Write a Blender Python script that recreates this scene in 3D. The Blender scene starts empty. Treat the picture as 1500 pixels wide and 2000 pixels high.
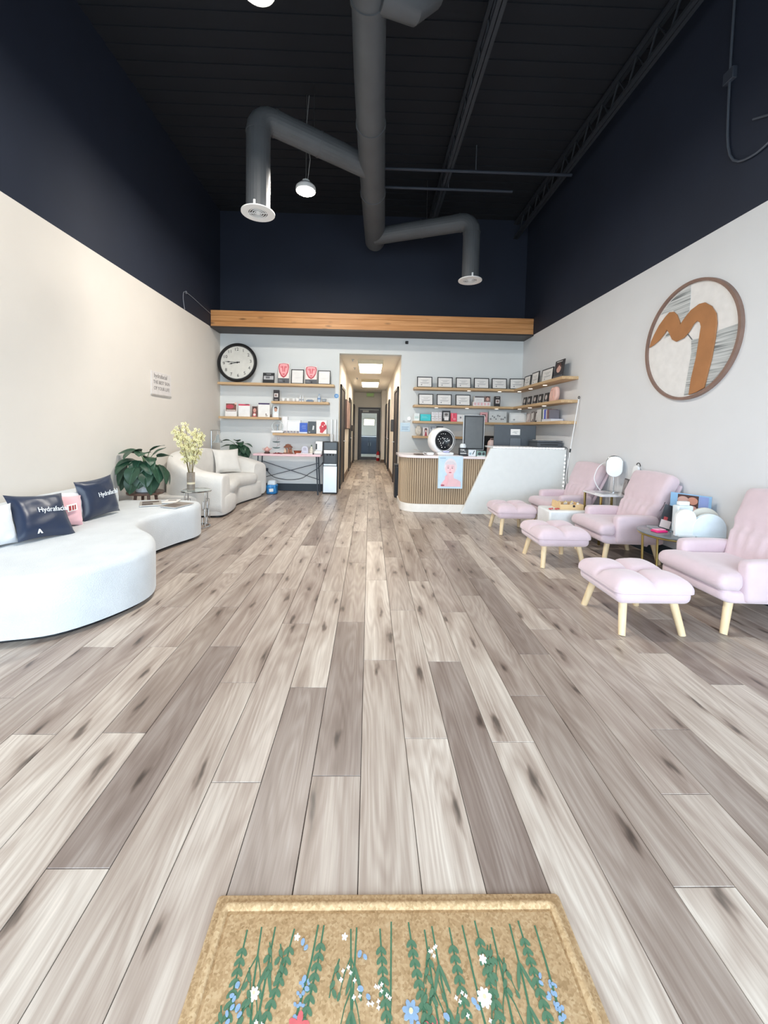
import bpy, bmesh, math, random
from mathutils import Matrix, Vector
random.seed(7)
PI = math.pi
sc = bpy.context.scene
COL = sc.collection

# ---------------------------------------------------------------- camera
def cam_axes(pitch, yaw, roll):
    p, y, r = [math.radians(a) for a in (pitch, yaw, roll)]
    F = Vector((math.sin(y)*math.cos(p), math.cos(y)*math.cos(p), -math.sin(p)))
    R0 = Vector((math.cos(y), -math.sin(y), 0)); U0 = R0.cross(F)
    return R0*math.cos(r)+U0*math.sin(r), -R0*math.sin(r)+U0*math.cos(r), F
cR, cU, cF = cam_axes(3.0, 1.3, 1.2)
cd = bpy.data.cameras.new('camera'); cam = bpy.data.objects.new('camera', cd); COL.objects.link(cam)
M = Matrix.Identity(4)
for i in range(3): M[i][0] = cR[i]; M[i][1] = cU[i]; M[i][2] = -cF[i]
M[0][3], M[1][3], M[2][3] = 0, 0, 1.3
cam.matrix_world = M
cd.sensor_fit = 'AUTO'; cd.sensor_width = 36; cd.lens = 770/2000*36
cd.shift_x = 0.00568; cd.shift_y = -0.0606
cd.clip_start = 0.05; cd.clip_end = 200
sc.camera = cam

# ---------------------------------------------------------------- world, lights, exposure
w = bpy.data.worlds.new('sky'); sc.world = w; w.use_nodes = True
bg = w.node_tree.nodes['Background']; bg.inputs[0].default_value = (0.72, 0.87, 1.0, 1); bg.inputs[1].default_value = 7.6
sc.view_settings.view_transform = 'Standard'; sc.view_settings.look = 'None'
sc.view_settings.gamma = 1; sc.view_settings.use_curve_mapping = False
sc.view_settings.exposure = 0.27
def area(name, loc, rot, sx, sy, power, col, portal=False):
    l = bpy.data.lights.new(name, 'AREA'); l.shape = 'RECTANGLE'; l.size = sx; l.size_y = sy
    l.energy = power; l.color = col
    o = bpy.data.objects.new(name, l); o.location = loc; o.rotation_euler = rot; COL.objects.link(o)
    if portal: l.cycles.is_portal = True
    return o
area('storefront_portal', (0, -1.55, 1.65), (PI/2, 0, 0), 5.9, 3.1, 1, (1, 1, 1), portal=True)

# ---------------------------------------------------------------- materials
def lin(h):
    h = h.lstrip('#'); c = [int(h[i:i+2], 16)/255 for i in (0, 2, 4)]
    return tuple(x/12.92 if x <= .04045 else ((x+.055)/1.055)**2.4 for x in c) + (1,)
_mats = {}
def mat(hexc, rough=.55, metal=0., nvar=.06, nscale=12, bump=0., bscale=200, emit=None, es=0, trans=0, alpha=1, spec=.5, sheen=0, stretch=None):
    key = (hexc, rough, metal, nvar, nscale, bump, bscale, emit, es, trans, alpha, spec, sheen, stretch)
    if key in _mats: return _mats[key]
    m = bpy.data.materials.new('m_'+hexc.strip('#')); m.use_nodes = True
    nt = m.node_tree; N = nt.nodes; Lk = nt.links; b = N['Principled BSDF']
    c = lin(hexc)
    tc = N.new('ShaderNodeTexCoord'); no = N.new('ShaderNodeTexNoise'); no.inputs['Scale'].default_value = nscale
    mp = N.new('ShaderNodeMapping'); Lk.new(tc.outputs['Object'], mp.inputs[0]); Lk.new(mp.outputs[0], no.inputs['Vector'])
    if stretch: mp.inputs['Scale'].default_value = stretch
    no.inputs['Detail'].default_value = 3
    mr = N.new('ShaderNodeMapRange'); mr.inputs['From Min'].default_value = .3; mr.inputs['From Max'].default_value = .7
    mr.inputs['To Min'].default_value = 1-nvar; mr.inputs['To Max'].default_value = 1+nvar*.5
    Lk.new(no.outputs['Fac'], mr.inputs['Value'])
    mx = N.new('ShaderNodeVectorMath'); mx.operation = 'SCALE'; mx.inputs[0].default_value = c[:3]
    Lk.new(mr.outputs[0], mx.inputs['Scale']); Lk.new(mx.outputs[0], b.inputs['Base Color'])
    b.inputs['Roughness'].default_value = rough; b.inputs['Metallic'].default_value = metal
    b.inputs['Specular IOR Level'].default_value = spec
    if sheen: b.inputs['Sheen Weight'].default_value = sheen; b.inputs['Sheen Roughness'].default_value = .5
    if bump:
        n2 = N.new('ShaderNodeTexNoise'); n2.inputs['Scale'].default_value = bscale; n2.inputs['Detail'].default_value = 4
        Lk.new(mp.outputs[0], n2.inputs['Vector'])
        bp = N.new('ShaderNodeBump'); bp.inputs['Strength'].default_value = bump; bp.inputs['Distance'].default_value = .004
        Lk.new(n2.outputs['Fac'], bp.inputs['Height']); Lk.new(bp.outputs[0], b.inputs['Normal'])
    if emit: b.inputs['Emission Color'].default_value = lin(emit); b.inputs['Emission Strength'].default_value = es
    if trans: b.inputs['Transmission Weight'].default_value = trans; b.inputs['IOR'].default_value = 1.45
    if alpha < 1: b.inputs['Alpha'].default_value = alpha
    _mats[key] = m
    return m

def ramp(N, stops):
    r = N.new('ShaderNodeValToRGB'); e = r.color_ramp.elements
    while len(e) > 1: e.remove(e[-1])
    e[0].position = stops[0][0]; e[0].color = stops[0][1]
    for p, c in stops[1:]:
        x = e.new(p); x.color = c
    return r

def wood_floor():
    m = bpy.data.materials.new('oak_plank'); m.use_nodes = True
    nt = m.node_tree; N = nt.nodes; K = nt.links; b = N['Principled BSDF']
    tc = N.new('ShaderNodeTexCoord'); oi = N.new('ShaderNodeObjectInfo')
    mul = N.new('ShaderNodeVectorMath'); mul.operation = 'SCALE'; mul.inputs[0].default_value = (13.7, 71.3, 5.1)
    K.new(oi.outputs['Random'], mul.inputs['Scale'])
    add = N.new('ShaderNodeVectorMath'); add.operation = 'ADD'; K.new(tc.outputs['Object'], add.inputs[0]); K.new(mul.outputs[0], add.inputs[1])
    # base tone per plank
    rp = ramp(N, [(0, lin('#978a82')), (.15, lin('#a79a90')), (.38, lin('#b5a89e')), (.6, lin('#beb2a7')), (.82, lin('#c9beb3')), (1, lin('#d6ccc1'))])
    K.new(oi.outputs['Random'], rp.inputs[0])
    # long streaks
    mp = N.new('ShaderNodeMapping'); mp.inputs['Scale'].default_value = (14, 1.0, 1); K.new(add.outputs[0], mp.inputs[0])
    n1 = N.new('ShaderNodeTexNoise'); n1.inputs['Scale'].default_value = 1.0; n1.inputs['Detail'].default_value = 5; n1.inputs['Distortion'].default_value = .6
    K.new(mp.outputs[0], n1.inputs['Vector'])
    r1 = N.new('ShaderNodeMapRange'); r1.inputs['From Min'].default_value = .28; r1.inputs['From Max'].default_value = .7; r1.inputs['To Min'].default_value = .69; r1.inputs['To Max'].default_value = 1.07
    K.new(n1.outputs['Fac'], r1.inputs['Value'])
    # fine fibres
    mp2 = N.new('ShaderNodeMapping'); mp2.inputs['Scale'].default_value = (180, 5, 1); K.new(add.outputs[0], mp2.inputs[0])
    n2 = N.new('ShaderNodeTexNoise'); n2.inputs['Scale'].default_value = 1; n2.inputs['Detail'].default_value = 3; K.new(mp2.outputs[0], n2.inputs['Vector'])
    r2 = N.new('ShaderNodeMapRange'); r2.inputs['From Min'].default_value = .3; r2.inputs['From Max'].default_value = .7; r2.inputs['To Min'].default_value = .86; r2.inputs['To Max'].default_value = 1.06
    K.new(n2.outputs['Fac'], r2.inputs['Value'])
    # cathedral rings
    mp3 = N.new('ShaderNodeMapping'); mp3.inputs['Scale'].default_value = (9, 1.1, 1); K.new(add.outputs[0], mp3.inputs[0])
    n3 = N.new('ShaderNodeTexNoise'); n3.inputs['Scale'].default_value = .7; n3.inputs['Detail'].default_value = 1.5; K.new(mp3.outputs[0], n3.inputs['Vector'])
    m3 = N.new('ShaderNodeMath'); m3.operation = 'MULTIPLY'; m3.inputs[1].default_value = 95; K.new(n3.outputs['Fac'], m3.inputs[0])
    s3 = N.new('ShaderNodeMath'); s3.operation = 'SINE'; K.new(m3.outputs[0], s3.inputs[0])
    r3 = N.new('ShaderNodeMapRange'); r3.inputs['From Min'].default_value = -1; r3.inputs['To Min'].default_value = .86; r3.inputs['To Max'].default_value = 1.03
    K.new(s3.outputs[0], r3.inputs['Value'])
    # knots
    mp4 = N.new('ShaderNodeMapping'); mp4.inputs['Scale'].default_value = (5.4, 1.35, 1); K.new(add.outputs[0], mp4.inputs[0])
    nd = N.new('ShaderNodeTexNoise'); nd.inputs['Scale'].default_value = 6; K.new(mp4.outputs[0], nd.inputs['Vector'])
    mixv = N.new('ShaderNodeVectorMath'); mixv.operation = 'SCALE'; mixv.inputs['Scale'].default_value = .24; K.new(nd.outputs['Color'], mixv.inputs[0])
    ad2 = N.new('ShaderNodeVectorMath'); ad2.operation = 'ADD'; K.new(mp4.outputs[0], ad2.inputs[0]); K.new(mixv.outputs[0], ad2.inputs[1])
    vo = N.new('ShaderNodeTexVoronoi'); vo.voronoi_dimensions = '2D'; vo.inputs['Scale'].default_value = 1.0; K.new(ad2.outputs[0], vo.inputs['Vector'])
    r4 = N.new('ShaderNodeMapRange'); r4.interpolation_type = 'SMOOTHSTEP'; r4.inputs['From Min'].default_value = .01; r4.inputs['From Max'].default_value = .12; r4.inputs['To Min'].default_value = .30; r4.inputs['To Max'].default_value = 1
    K.new(vo.outputs['Distance'], r4.inputs['Value'])
    r5 = N.new('ShaderNodeMapRange'); r5.interpolation_type = 'SMOOTHSTEP'; r5.inputs['From Min'].default_value = .06; r5.inputs['From Max'].default_value = .42; r5.inputs['To Min'].default_value = .80; r5.inputs['To Max'].default_value = 1.04
    K.new(vo.outputs['Distance'], r5.inputs['Value'])
    def mulv(a, bb):
        x = N.new('ShaderNodeMath'); x.operation = 'MULTIPLY'; K.new(a, x.inputs[0]); K.new(bb, x.inputs[1]); return x.outputs[0]
    f = mulv(mulv(r1.outputs[0], r2.outputs[0]), mulv(mulv(r3.outputs[0], r5.outputs[0]), r4.outputs[0]))
    sc1 = N.new('ShaderNodeVectorMath'); sc1.operation = 'SCALE'; K.new(rp.outputs[0], sc1.inputs[0]); K.new(f, sc1.inputs['Scale'])
    # shift dark streaks a little to brown/mauve
    mx = N.new('ShaderNodeMix'); mx.data_type = 'RGBA'; mx.blend_type = 'MULTIPLY'
    rr = N.new('ShaderNodeMapRange'); rr.inputs['From Min'].default_value = .5; rr.inputs['From Max'].default_value = 1; rr.inputs['To Min'].default_value = 1; rr.inputs['To Max'].default_value = 0
    K.new(f, rr.inputs['Value']); K.new(rr.outputs[0], mx.inputs['Factor']); K.new(sc1.outputs[0], mx.inputs['A']); mx.inputs['B'].default_value = (1.0, .88, .83, 1)
    K.new(mx.outputs['Result'], b.inputs['Base Color'])
    b.inputs['Roughness'].default_value = .36
    b.inputs['Specular IOR Level'].default_value = .45
    bp = N.new('ShaderNodeBump'); bp.inputs['Strength'].default_value = .15; bp.inputs['Distance'].default_value = .001
    K.new(n2.outputs['Fac'], bp.inputs['Height']); K.new(bp.outputs[0], b.inputs['Normal'])
    return m

def wood(name, c1, c2, axis=0, scale=1., rough=.5, knots=False):
    m = bpy.data.materials.new(name); m.use_nodes = True
    nt = m.node_tree; N = nt.nodes; K = nt.links; b = N['Principled BSDF']
    tc = N.new('ShaderNodeTexCoord'); mp = N.new('ShaderNodeMapping')
    s = [22*scale]*3; s[axis] = 1.2*scale; mp.inputs['Scale'].default_value = s
    K.new(tc.outputs['Object'], mp.inputs[0])
    n = N.new('ShaderNodeTexNoise'); n.inputs['Scale'].default_value = 1.2; n.inputs['Detail'].default_value = 5; n.inputs['Distortion'].default_value = .8
    K.new(mp.outputs[0], n.inputs['Vector'])
    r = ramp(N, [(.25, lin(c1)), (.7, lin(c2))]); K.new(n.outputs['Fac'], r.inputs[0])
    out = r.outputs[0]
    if knots:
        mp2 = N.new('ShaderNodeMapping'); s2 = [6.5]*3; s2[axis] = 2.0; mp2.inputs['Scale'].default_value = s2; K.new(tc.outputs['Object'], mp2.inputs[0])
        v = N.new('ShaderNodeTexVoronoi'); v.inputs['Scale'].default_value = 1; K.new(mp2.outputs[0], v.inputs['Vector'])
        rk = ramp(N, [(.06, (.30, .30, .30, 1)), (.18, (1, 1, 1, 1))]); K.new(v.outputs['Distance'], rk.inputs[0])
        mx = N.new('ShaderNodeMix'); mx.data_type = 'RGBA'; mx.blend_type = 'MULTIPLY'; mx.inputs['Factor'].default_value = .8
        K.new(out, mx.inputs['A']); K.new(rk.outputs[0], mx.inputs['B']); out = mx.outputs['Result']
    K.new(out, b.inputs['Base Color']); b.inputs['Roughness'].default_value = rough
    return m

def boucle(hexc, rough=.95, sheen=.3):
    m = bpy.data.materials.new('boucle'); m.use_nodes = True
    nt = m.node_tree; N = nt.nodes; K = nt.links; b = N['Principled BSDF']
    tc = N.new('ShaderNodeTexCoord')
    v = N.new('ShaderNodeTexVoronoi'); v.inputs['Scale'].default_value = 140; K.new(tc.outputs['Object'], v.inputs['Vector'])
    n = N.new('ShaderNodeTexNoise'); n.inputs['Scale'].default_value = 5; K.new(tc.outputs['Object'], n.inputs['Vector'])
    c = lin(hexc); d = tuple(x*.9 for x in c[:3])+(1,)
    r = ramp(N, [(.3, d), (.7, c)]); K.new(n.outputs['Fac'], r.inputs[0]); K.new(r.outputs[0], b.inputs['Base Color'])
    bp = N.new('ShaderNodeBump'); bp.inputs['Strength'].default_value = .5; bp.inputs['Distance'].default_value = .004
    K.new(v.outputs['Distance'], bp.inputs['Height']); K.new(bp.outputs[0], b.inputs['Normal'])
    b.inputs['Roughness'].default_value = rough; b.inputs['Sheen Weight'].default_value = sheen
    return m

def coir():
    m = bpy.data.materials.new('coir'); m.use_nodes = True
    nt = m.node_tree; N = nt.nodes; K = nt.links; b = N['Principled BSDF']
    tc = N.new('ShaderNodeTexCoord')
    v = N.new('ShaderNodeTexVoronoi'); v.inputs['Scale'].default_value = 190; K.new(tc.outputs['Object'], v.inputs['Vector'])
    n = N.new('ShaderNodeTexNoise'); n.inputs['Scale'].default_value = 45; n.inputs['Detail'].default_value = 4; K.new(tc.outputs['Object'], n.inputs['Vector'])
    mx = N.new('ShaderNodeMix'); mx.inputs['Factor'].default_value = .55
    sep = N.new('ShaderNodeSeparateColor'); K.new(v.outputs['Color'], sep.inputs[0])
    K.new(sep.outputs[0], mx.inputs['A']); K.new(n.outputs['Fac'], mx.inputs['B'])
    r = ramp(N, [(.1, lin('#90744f')), (.38, lin('#b0926c')), (.6, lin('#bfa27c')), (1, lin('#d0b896'))]); K.new(mx.outputs[0], r.inputs[0])
    K.new(r.outputs[0], b.inputs['Base Color']); b.inputs['Roughness'].default_value = .95
    bp = N.new('ShaderNodeBump'); bp.inputs['Strength'].default_value = .8; bp.inputs['Distance'].default_value = .003
    K.new(mx.outputs[0], bp.inputs['Height']); K.new(bp.outputs[0], b.inputs['Normal'])
    return m

def hatch():
    m = bpy.data.materials.new('hatched_wood'); m.use_nodes = True
    nt = m.node_tree; N = nt.nodes; K = nt.links; b = N['Principled BSDF']
    tc = N.new('ShaderNodeTexCoord'); mp = N.new('ShaderNodeMapping'); mp.inputs['Scale'].default_value = (2.2, 1, 70)
    K.new(tc.outputs['Object'], mp.inputs[0])
    n = N.new('ShaderNodeTexNoise'); n.inputs['Scale'].default_value = 1; n.inputs['Detail'].default_value = 2; n.inputs['Distortion'].default_value = .4
    K.new(mp.outputs[0], n.inputs['Vector'])
    r = ramp(N, [(.33, lin('#6e7274')), (.45, lin('#b4b8b8')), (.62, lin('#cfd1d1'))]); K.new(n.outputs['Fac'], r.inputs[0])
    K.new(r.outputs[0], b.inputs['Base Color']); b.inputs['Roughness'].default_value = .7
    return m

M_FLOOR = wood_floor()
M_SHELF = wood('shelf_oak', '#bd9870', '#d6b78c', 0, 1, .5)
M_SHELFY = wood('shelf_oak_side', '#bd9870', '#d6b78c', 1, 1, .5)
M_BEAM = wood('glulam_pine', '#b5783f', '#d9a06a', 0, .8, .5, True)
M_SLAT = wood('slat_oak', '#a58d72', '#c9b295', 2, 1, .55)
M_LEG = wood('beech_leg', '#dcbf94', '#efd9b4', 2, .6, .5)
M_WALNUT = wood('walnut', '#5a4238', '#7d6154', 0, 1, .45)
M_WHITE = boucle('#d6dadd'); M_CREAM = boucle('#e6e3de')
M_PINK = mat('#dbc5cc', .9, nvar=.05, nscale=9, bump=.25, bscale=350, sheen=.5)
M_WALLR = mat('#e0e1e3', .75, nvar=.02, nscale=2.5, bump=.05, bscale=60)  # right wall white, tinted cooler to paint in less pendant warmth
M_WALL = mat('#e3ddd5', .75, nvar=.02, nscale=2.5, bump=.05, bscale=60)  # wall white with the pendants' warm light near the left wall painted in
M_WALLB = mat('#dfe2e2', .75, nvar=.02, nscale=2.5, bump=.05, bscale=60)
M_HALL = mat('#eae4da', .8, nvar=.02, nscale=2)
M_NAVY = mat('#1e2637', .7, nvar=.12, nscale=1.5, bump=.15, bscale=50)
M_DECK = mat('#121720', .8, nvar=.12, nscale=2, bump=.15, bscale=50)
M_DUCT = mat('#55585c', .55, nvar=.12, nscale=3, bump=.1, bscale=20)
M_BASEB = mat('#2f3942', .55, nvar=.05)
M_BLACK = mat('#1a1b1e', .45, nvar=.1)
M_DOORB = mat('#2c2523', .45, nvar=.1)
M_CHROME = mat('#dfe2e4', .16, 1., nvar=.04)
M_STEEL = mat('#c3c6c9', .3, 1., nvar=.04)
M_GOLD = mat('#b9a266', .3, 1., nvar=.05)
M_PAPER = mat('#f3f1ee', .7, nvar=.02)
M_PLASTIC = mat('#f2f3f4', .35, nvar=.02)
M_GLASS = mat('#eef4f4', .03, trans=1., nvar=.01)
M_RIM = mat('#4b3b34', .5, nvar=.1)

# ---------------------------------------------------------------- mesh helpers
class MB:
    def __init__(s): s.v = []; s.f = []; s.m = []; s.cur = 0; s.X = None
    def add(s, vs, fs):
        b = len(s.v)
        if s.X is not None: vs = [s.X @ Vector(p) for p in vs]
        s.v += [tuple(p) for p in vs]
        for f in fs: s.f.append([b+i for i in f]); s.m.append(s.cur)
        return s
    def box(s, x0, y0, z0, x1, y1, z1):
        v = [(x0,y0,z0),(x1,y0,z0),(x1,y1,z0),(x0,y1,z0),(x0,y0,z1),(x1,y0,z1),(x1,y1,z1),(x0,y1,z1)]
        return s.add(v, [(0,3,2,1),(4,5,6,7),(0,1,5,4),(1,2,6,5),(2,3,7,6),(3,0,4,7)])
    def cyl(s, p0, p1, r0, r1=None, n=16):
        return s.tube([p0, p1], [r0, r0 if r1 is None else r1], n)
    def tube(s, pts, r, n=8, closed=False):
        pts = [Vector(p) for p in pts]; k = len(pts)
        rs = r if isinstance(r, (list, tuple)) else [r]*k
        vs = []; prev = None
        for i, p in enumerate(pts):
            if closed: t = pts[(i+1) % k]-pts[i-1]
            else: t = pts[min(i+1, k-1)]-pts[max(i-1, 0)]
            t.normalize()
            if prev is None:
                a = Vector((0,0,1)) if abs(t.z) < .9 else Vector((1,0,0))
                u = t.cross(a).normalized()
            else:
                u = (prev - t*prev.dot(t)).normalized()
            prev = u; wv = t.cross(u)
            for j in range(n):
                a = 2*PI*j/n; vs.append(p+(u*math.cos(a)+wv*math.sin(a))*rs[i])
        fs = []
        for i in range(k if closed else k-1):
            a = i*n; b2 = ((i+1) % k)*n
            for j in range(n): fs.append((a+j, a+(j+1) % n, b2+(j+1) % n, b2+j))
        if not closed:
            fs.append(tuple(reversed(range(n)))); fs.append(tuple(range((k-1)*n, k*n)))
        return s.add(vs, fs)
    def lathe(s, prof, c=(0,0,0), n=24, sx=1, sy=1, cap=3):
        vs = []; fs = []
        for r, z in prof:
            for j in range(n):
                a = 2*PI*j/n; vs.append((c[0]+r*math.cos(a)*sx, c[1]+r*math.sin(a)*sy, c[2]+z))
        for i in range(len(prof)-1):
            for j in range(n): fs.append((i*n+j, i*n+(j+1) % n, (i+1)*n+(j+1) % n, (i+1)*n+j))
        k = (len(prof)-1)*n
        if cap & 1: fs.append(tuple(reversed(range(n))))
        if cap & 2: fs.append(tuple(range(k, k+n)))
        return s.add(vs, fs)
    def prism(s, pts, a, b, ax='z'):
        # polygon pts extruded along ax between a and b; for 'y' pts are (x,z)
        n = len(pts)
        def P(p, t): return (p[0], p[1], t) if ax == 'z' else ((p[0], t, p[1]) if ax == 'y' else (t, p[0], p[1]))
        vs = [P(p, a) for p in pts]+[P(p, b) for p in pts]
        ar = sum(pts[i][0]*pts[(i+1) % n][1]-pts[(i+1) % n][0]*pts[i][1] for i in range(n))
        fs = [tuple(reversed(range(n))), tuple(range(n, 2*n))]+[(i, (i+1) % n, n+(i+1) % n, n+i) for i in range(n)]
        flip = (ar < 0) ^ (ax == 'y')
        if flip: fs = [tuple(reversed(f)) for f in fs]
        return s.add(vs, fs)
    def soft(s, x0, y0, z0, x1, y1, z1, r=.03, n=8, fn=None, pw=.6):
        c = Vector(((x0+x1)/2, (y0+y1)/2, (z0+z1)/2)); h = Vector(((x1-x0)/2, (y1-y0)/2, (z1-z0)/2)); r = min(r, *h)
        idx = {}; vs = []; fs = []
        def par(i, hh):
            # denser near edges
            t = -1+2*i/n
            return t
        def vert(i, j, k):
            if (i, j, k) in idx: return idx[(i, j, k)]
            p = Vector([par(a, 0) for a in (i, j, k)])
            q = Vector([math.copysign(abs(t)**pw, t)*hh for t, hh in zip(p, h)])
            inn = Vector([max(-(hh-r), min(hh-r, t)) for t, hh in zip(q, h)])
            d = q-inn
            if d.length > 1e-9: q = inn+d.normalized()*r
            q = q+c
            if fn: q = Vector(fn(q, c, h))
            idx[(i, j, k)] = len(vs); vs.append(q); return idx[(i, j, k)]
        for a in range(n):
            for b in range(n):
                fs.append((vert(a,b,0), vert(a,b+1,0), vert(a+1,b+1,0), vert(a+1,b,0)))
                fs.append((vert(a,b,n), vert(a+1,b,n), vert(a+1,b+1,n), vert(a,b+1,n)))
                fs.append((vert(a,0,b), vert(a+1,0,b), vert(a+1,0,b+1), vert(a,0,b+1)))
                fs.append((vert(a,n,b), vert(a,n,b+1), vert(a+1,n,b+1), vert(a+1,n,b)))
                fs.append((vert(0,a,b), vert(0,a,b+1), vert(0,a+1,b+1), vert(0,a+1,b)))
                fs.append((vert(n,a,b), vert(n,a+1,b), vert(n,a+1,b+1), vert(n,a,b+1)))
        return s.add(vs, fs)
    def rings(s, rings):
        # list of closed rings with equal counts
        n = len(rings[0]); vs = [p for r in rings for p in r]; fs = []
        for i in range(len(rings)-1):
            for j in range(n): fs.append((i*n+j, i*n+(j+1) % n, (i+1)*n+(j+1) % n, (i+1)*n+j))
        fs.append(tuple(reversed(range(n)))); k = (len(rings)-1)*n; fs.append(tuple(range(k, k+n)))
        return s.add(vs, fs)

def obj(name, mb, m, parent=None, bevel=0, loc=None, sharp=35, kind=None, rot=None, subsurf=0):
    me = bpy.data.meshes.new(name); me.from_pydata(mb.v, [], mb.f)
    for x in (m if isinstance(m, (list, tuple)) else [m]): me.materials.append(x)
    if any(mb.m): me.polygons.foreach_set('material_index', mb.m)
    me.update()
    me.shade_smooth()
    me.set_sharp_from_angle(angle=math.radians(sharp))
    o = bpy.data.objects.new(name, me); COL.objects.link(o)
    if parent: o.parent = parent
    if loc: o.location = loc
    if rot: o.rotation_euler = rot
    if bevel:
        b = o.modifiers.new('b', 'BEVEL'); b.width = bevel; b.segments = 2; b.limit_method = 'ANGLE'; b.angle_limit = math.radians(40)
    if subsurf:
        q = o.modifiers.new('s', 'SUBSURF'); q.levels = subsurf; q.render_levels = subsurf
    if kind: o['kind'] = kind
    return o
def thing(name, label, cat, loc=(0,0,0), rotz=0, group=None, rot=None):
    o = bpy.data.objects.new(name, None); COL.objects.link(o); o.empty_display_size = .1
    o.location = loc; o.rotation_euler = rot if rot else (0, 0, rotz); o['label'] = label; o['category'] = cat
    if group: o['group'] = group
    return o
def tag(o, label, cat, group=None):
    o['label'] = label; o['category'] = cat
    if group: o['group'] = group
    return o
def struct(name, mb, m, parent=None, **k):
    return obj(name, mb, m, parent, kind='structure', **k)
def dup(root, loc, rotz, label, group=None):
    r = root.copy(); COL.objects.link(r); r.location = loc; r.rotation_euler = (0, 0, rotz); r['label'] = label
    if group: r['group'] = group
    for ch in list(root.children):
        c = ch.copy(); COL.objects.link(c); c.parent = r
        for g in ch.children:
            d = g.copy(); COL.objects.link(d); d.parent = c
    return r
def text(name, s, size, m, parent, loc, rot=(PI/2, 0, 0), ext=.0006, sx=1., shear=0, align='CENTER'):
    c = bpy.data.curves.new(name, 'FONT'); c.body = s; c.size = size; c.extrude = ext; c.align_x = align; c.align_y = 'CENTER'
    c.resolution_u = 3; c.shear = shear
    t = bpy.data.objects.new('tmp', c); me = bpy.data.meshes.new_from_object(t)
    bpy.data.objects.remove(t); me.materials.clear(); me.materials.append(m)
    o = bpy.data.objects.new(name, me); COL.objects.link(o); o.parent = parent; o.location = loc; o.rotation_euler = rot; o.scale = (sx, 1, 1)
    return o
def arc(cx, cy, r, a0, a1, n, rx=1, ry=1):
    return [(cx+r*rx*math.cos(math.radians(a0+(a1-a0)*i/n)), cy+r*ry*math.sin(math.radians(a0+(a1-a0)*i/n))) for i in range(n+1)]
def rrect(x0, y0, x1, y1, r, n=5):
    return arc(x1-r, y1-r, r, 0, 90, n)+arc(x0+r, y1-r, r, 90, 180, n)+arc(x0+r, y0+r, r, 180, 270, n)+arc(x1-r, y0+r, r, 270, 360, n)
def catmull(P, k=6, closed=True):
    out = []; n = len(P)
    rng = range(n) if closed else range(n-1)
    for i in rng:
        p = [Vector(P[(i+d) % n] if closed else P[max(0, min(n-1, i+d))]) for d in (-1, 0, 1, 2)]
        for j in range(k):
            t = j/k
            out.append(.5*((2*p[1])+(-p[0]+p[2])*t+(2*p[0]-5*p[1]+4*p[2]-p[3])*t*t+(-p[0]+3*p[1]-3*p[2]+p[3])*t**3))
    if not closed: out.append(Vector(P[-1]))
    return out

XL, XR, YB, YF, ZC, ZW = -3.04, 3.11, 8.1, -1.6, 5.55, 3.17
HX0, HX1, HZ, HY = -.64, .62, 2.82, 16.5

# ---------------------------------------------------------------- floor
mb = MB(); mb.box(XL-.2, YF, -.12, XR+.2, YB+.05, -.014); mb.box(HX0-.1, YB, -.12, HX1+.1, HY+2.4, -.014)
floor = struct('floor', mb, mat('#4b4037', .9))
PW, PL, PG = .182, 1.18, .0011
offs = {-1: 1.414, 0: 2.159, 1: 1.595, 2: 2.149, 3: 1.577, 4: 1.866, 5: 1.05, 6: 1.34, 7: 1.649, 9: 2.248, 10: 1.962,
        -2: 1.92, -3: 1.387, -4: 1.953, -5: 1.105, -6: 1.62, -7: 2.275, -8: 1.61, 8: 1.22, 11: 1.5}
mesh_cache = {}
stuffp = MB(); npl = 0
def plank(x0, x1, y0, y1):
    global npl
    w_, l_ = round(x1-x0, 3), round(y1-y0, 3)
    if w_ < .02 or l_ < .02: return
    if y1 < .75 or y0 > 11.7 or npl >= 299:
        stuffp.box(x0+PG, y0+PG, -.014, x1-PG, y1-PG, 0); return
    key = (w_, l_)
    if key not in mesh_cache:
        p = MB(); a, b, g = w_/2-PG, l_/2-PG, .0012
        p.add([(-a,-b,-.013),(a,-b,-.013),(a,b,-.013),(-a,b,-.013),(-a,-b,-g),(a,-b,-g),(a,b,-g),(-a,b,-g),(-a+g,-b+g,0),(a-g,-b+g,0),(a-g,b-g,0),(-a+g,b-g,0)],
              [(0,1,5,4),(1,2,6,5),(2,3,7,6),(3,0,4,7),(4,5,9,8),(5,6,10,9),(6,7,11,10),(7,4,8,11),(8,9,10,11)])
        me = bpy.data.meshes.new('plank'); me.from_pydata(p.v, [], p.f); me.materials.append(M_FLOOR); me.update(); mesh_cache[key] = me
    o = bpy.data.objects.new('plank', mesh_cache[key]); COL.objects.link(o); o.parent = floor
    o.location = ((x0+x1)/2, (y0+y1)/2, 0); npl += 1
rows = []
for k in range(-17, 18):
    x0 = -.008+PW*k; x1 = x0+PW
    base = offs.get(k, (k*.437+.3) % 1.18)
    rows.append((k, x0, x1, base))
rows.sort(key=lambda r: abs(r[0]))
for k, x0, x1, base in rows:
    inhall = x0 > HX0-.1 and x1 < HX1+.15
    yend = HY+.2 if inhall else YB
    y = base-PL*math.ceil((base-YF)/PL)
    while y < yend:
        plank(max(x0, XL), min(x1, XR), max(y, YF), min(y+PL, yend)); y += PL
obj('plank', stuffp, M_FLOOR, floor, kind='stuff')

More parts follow.
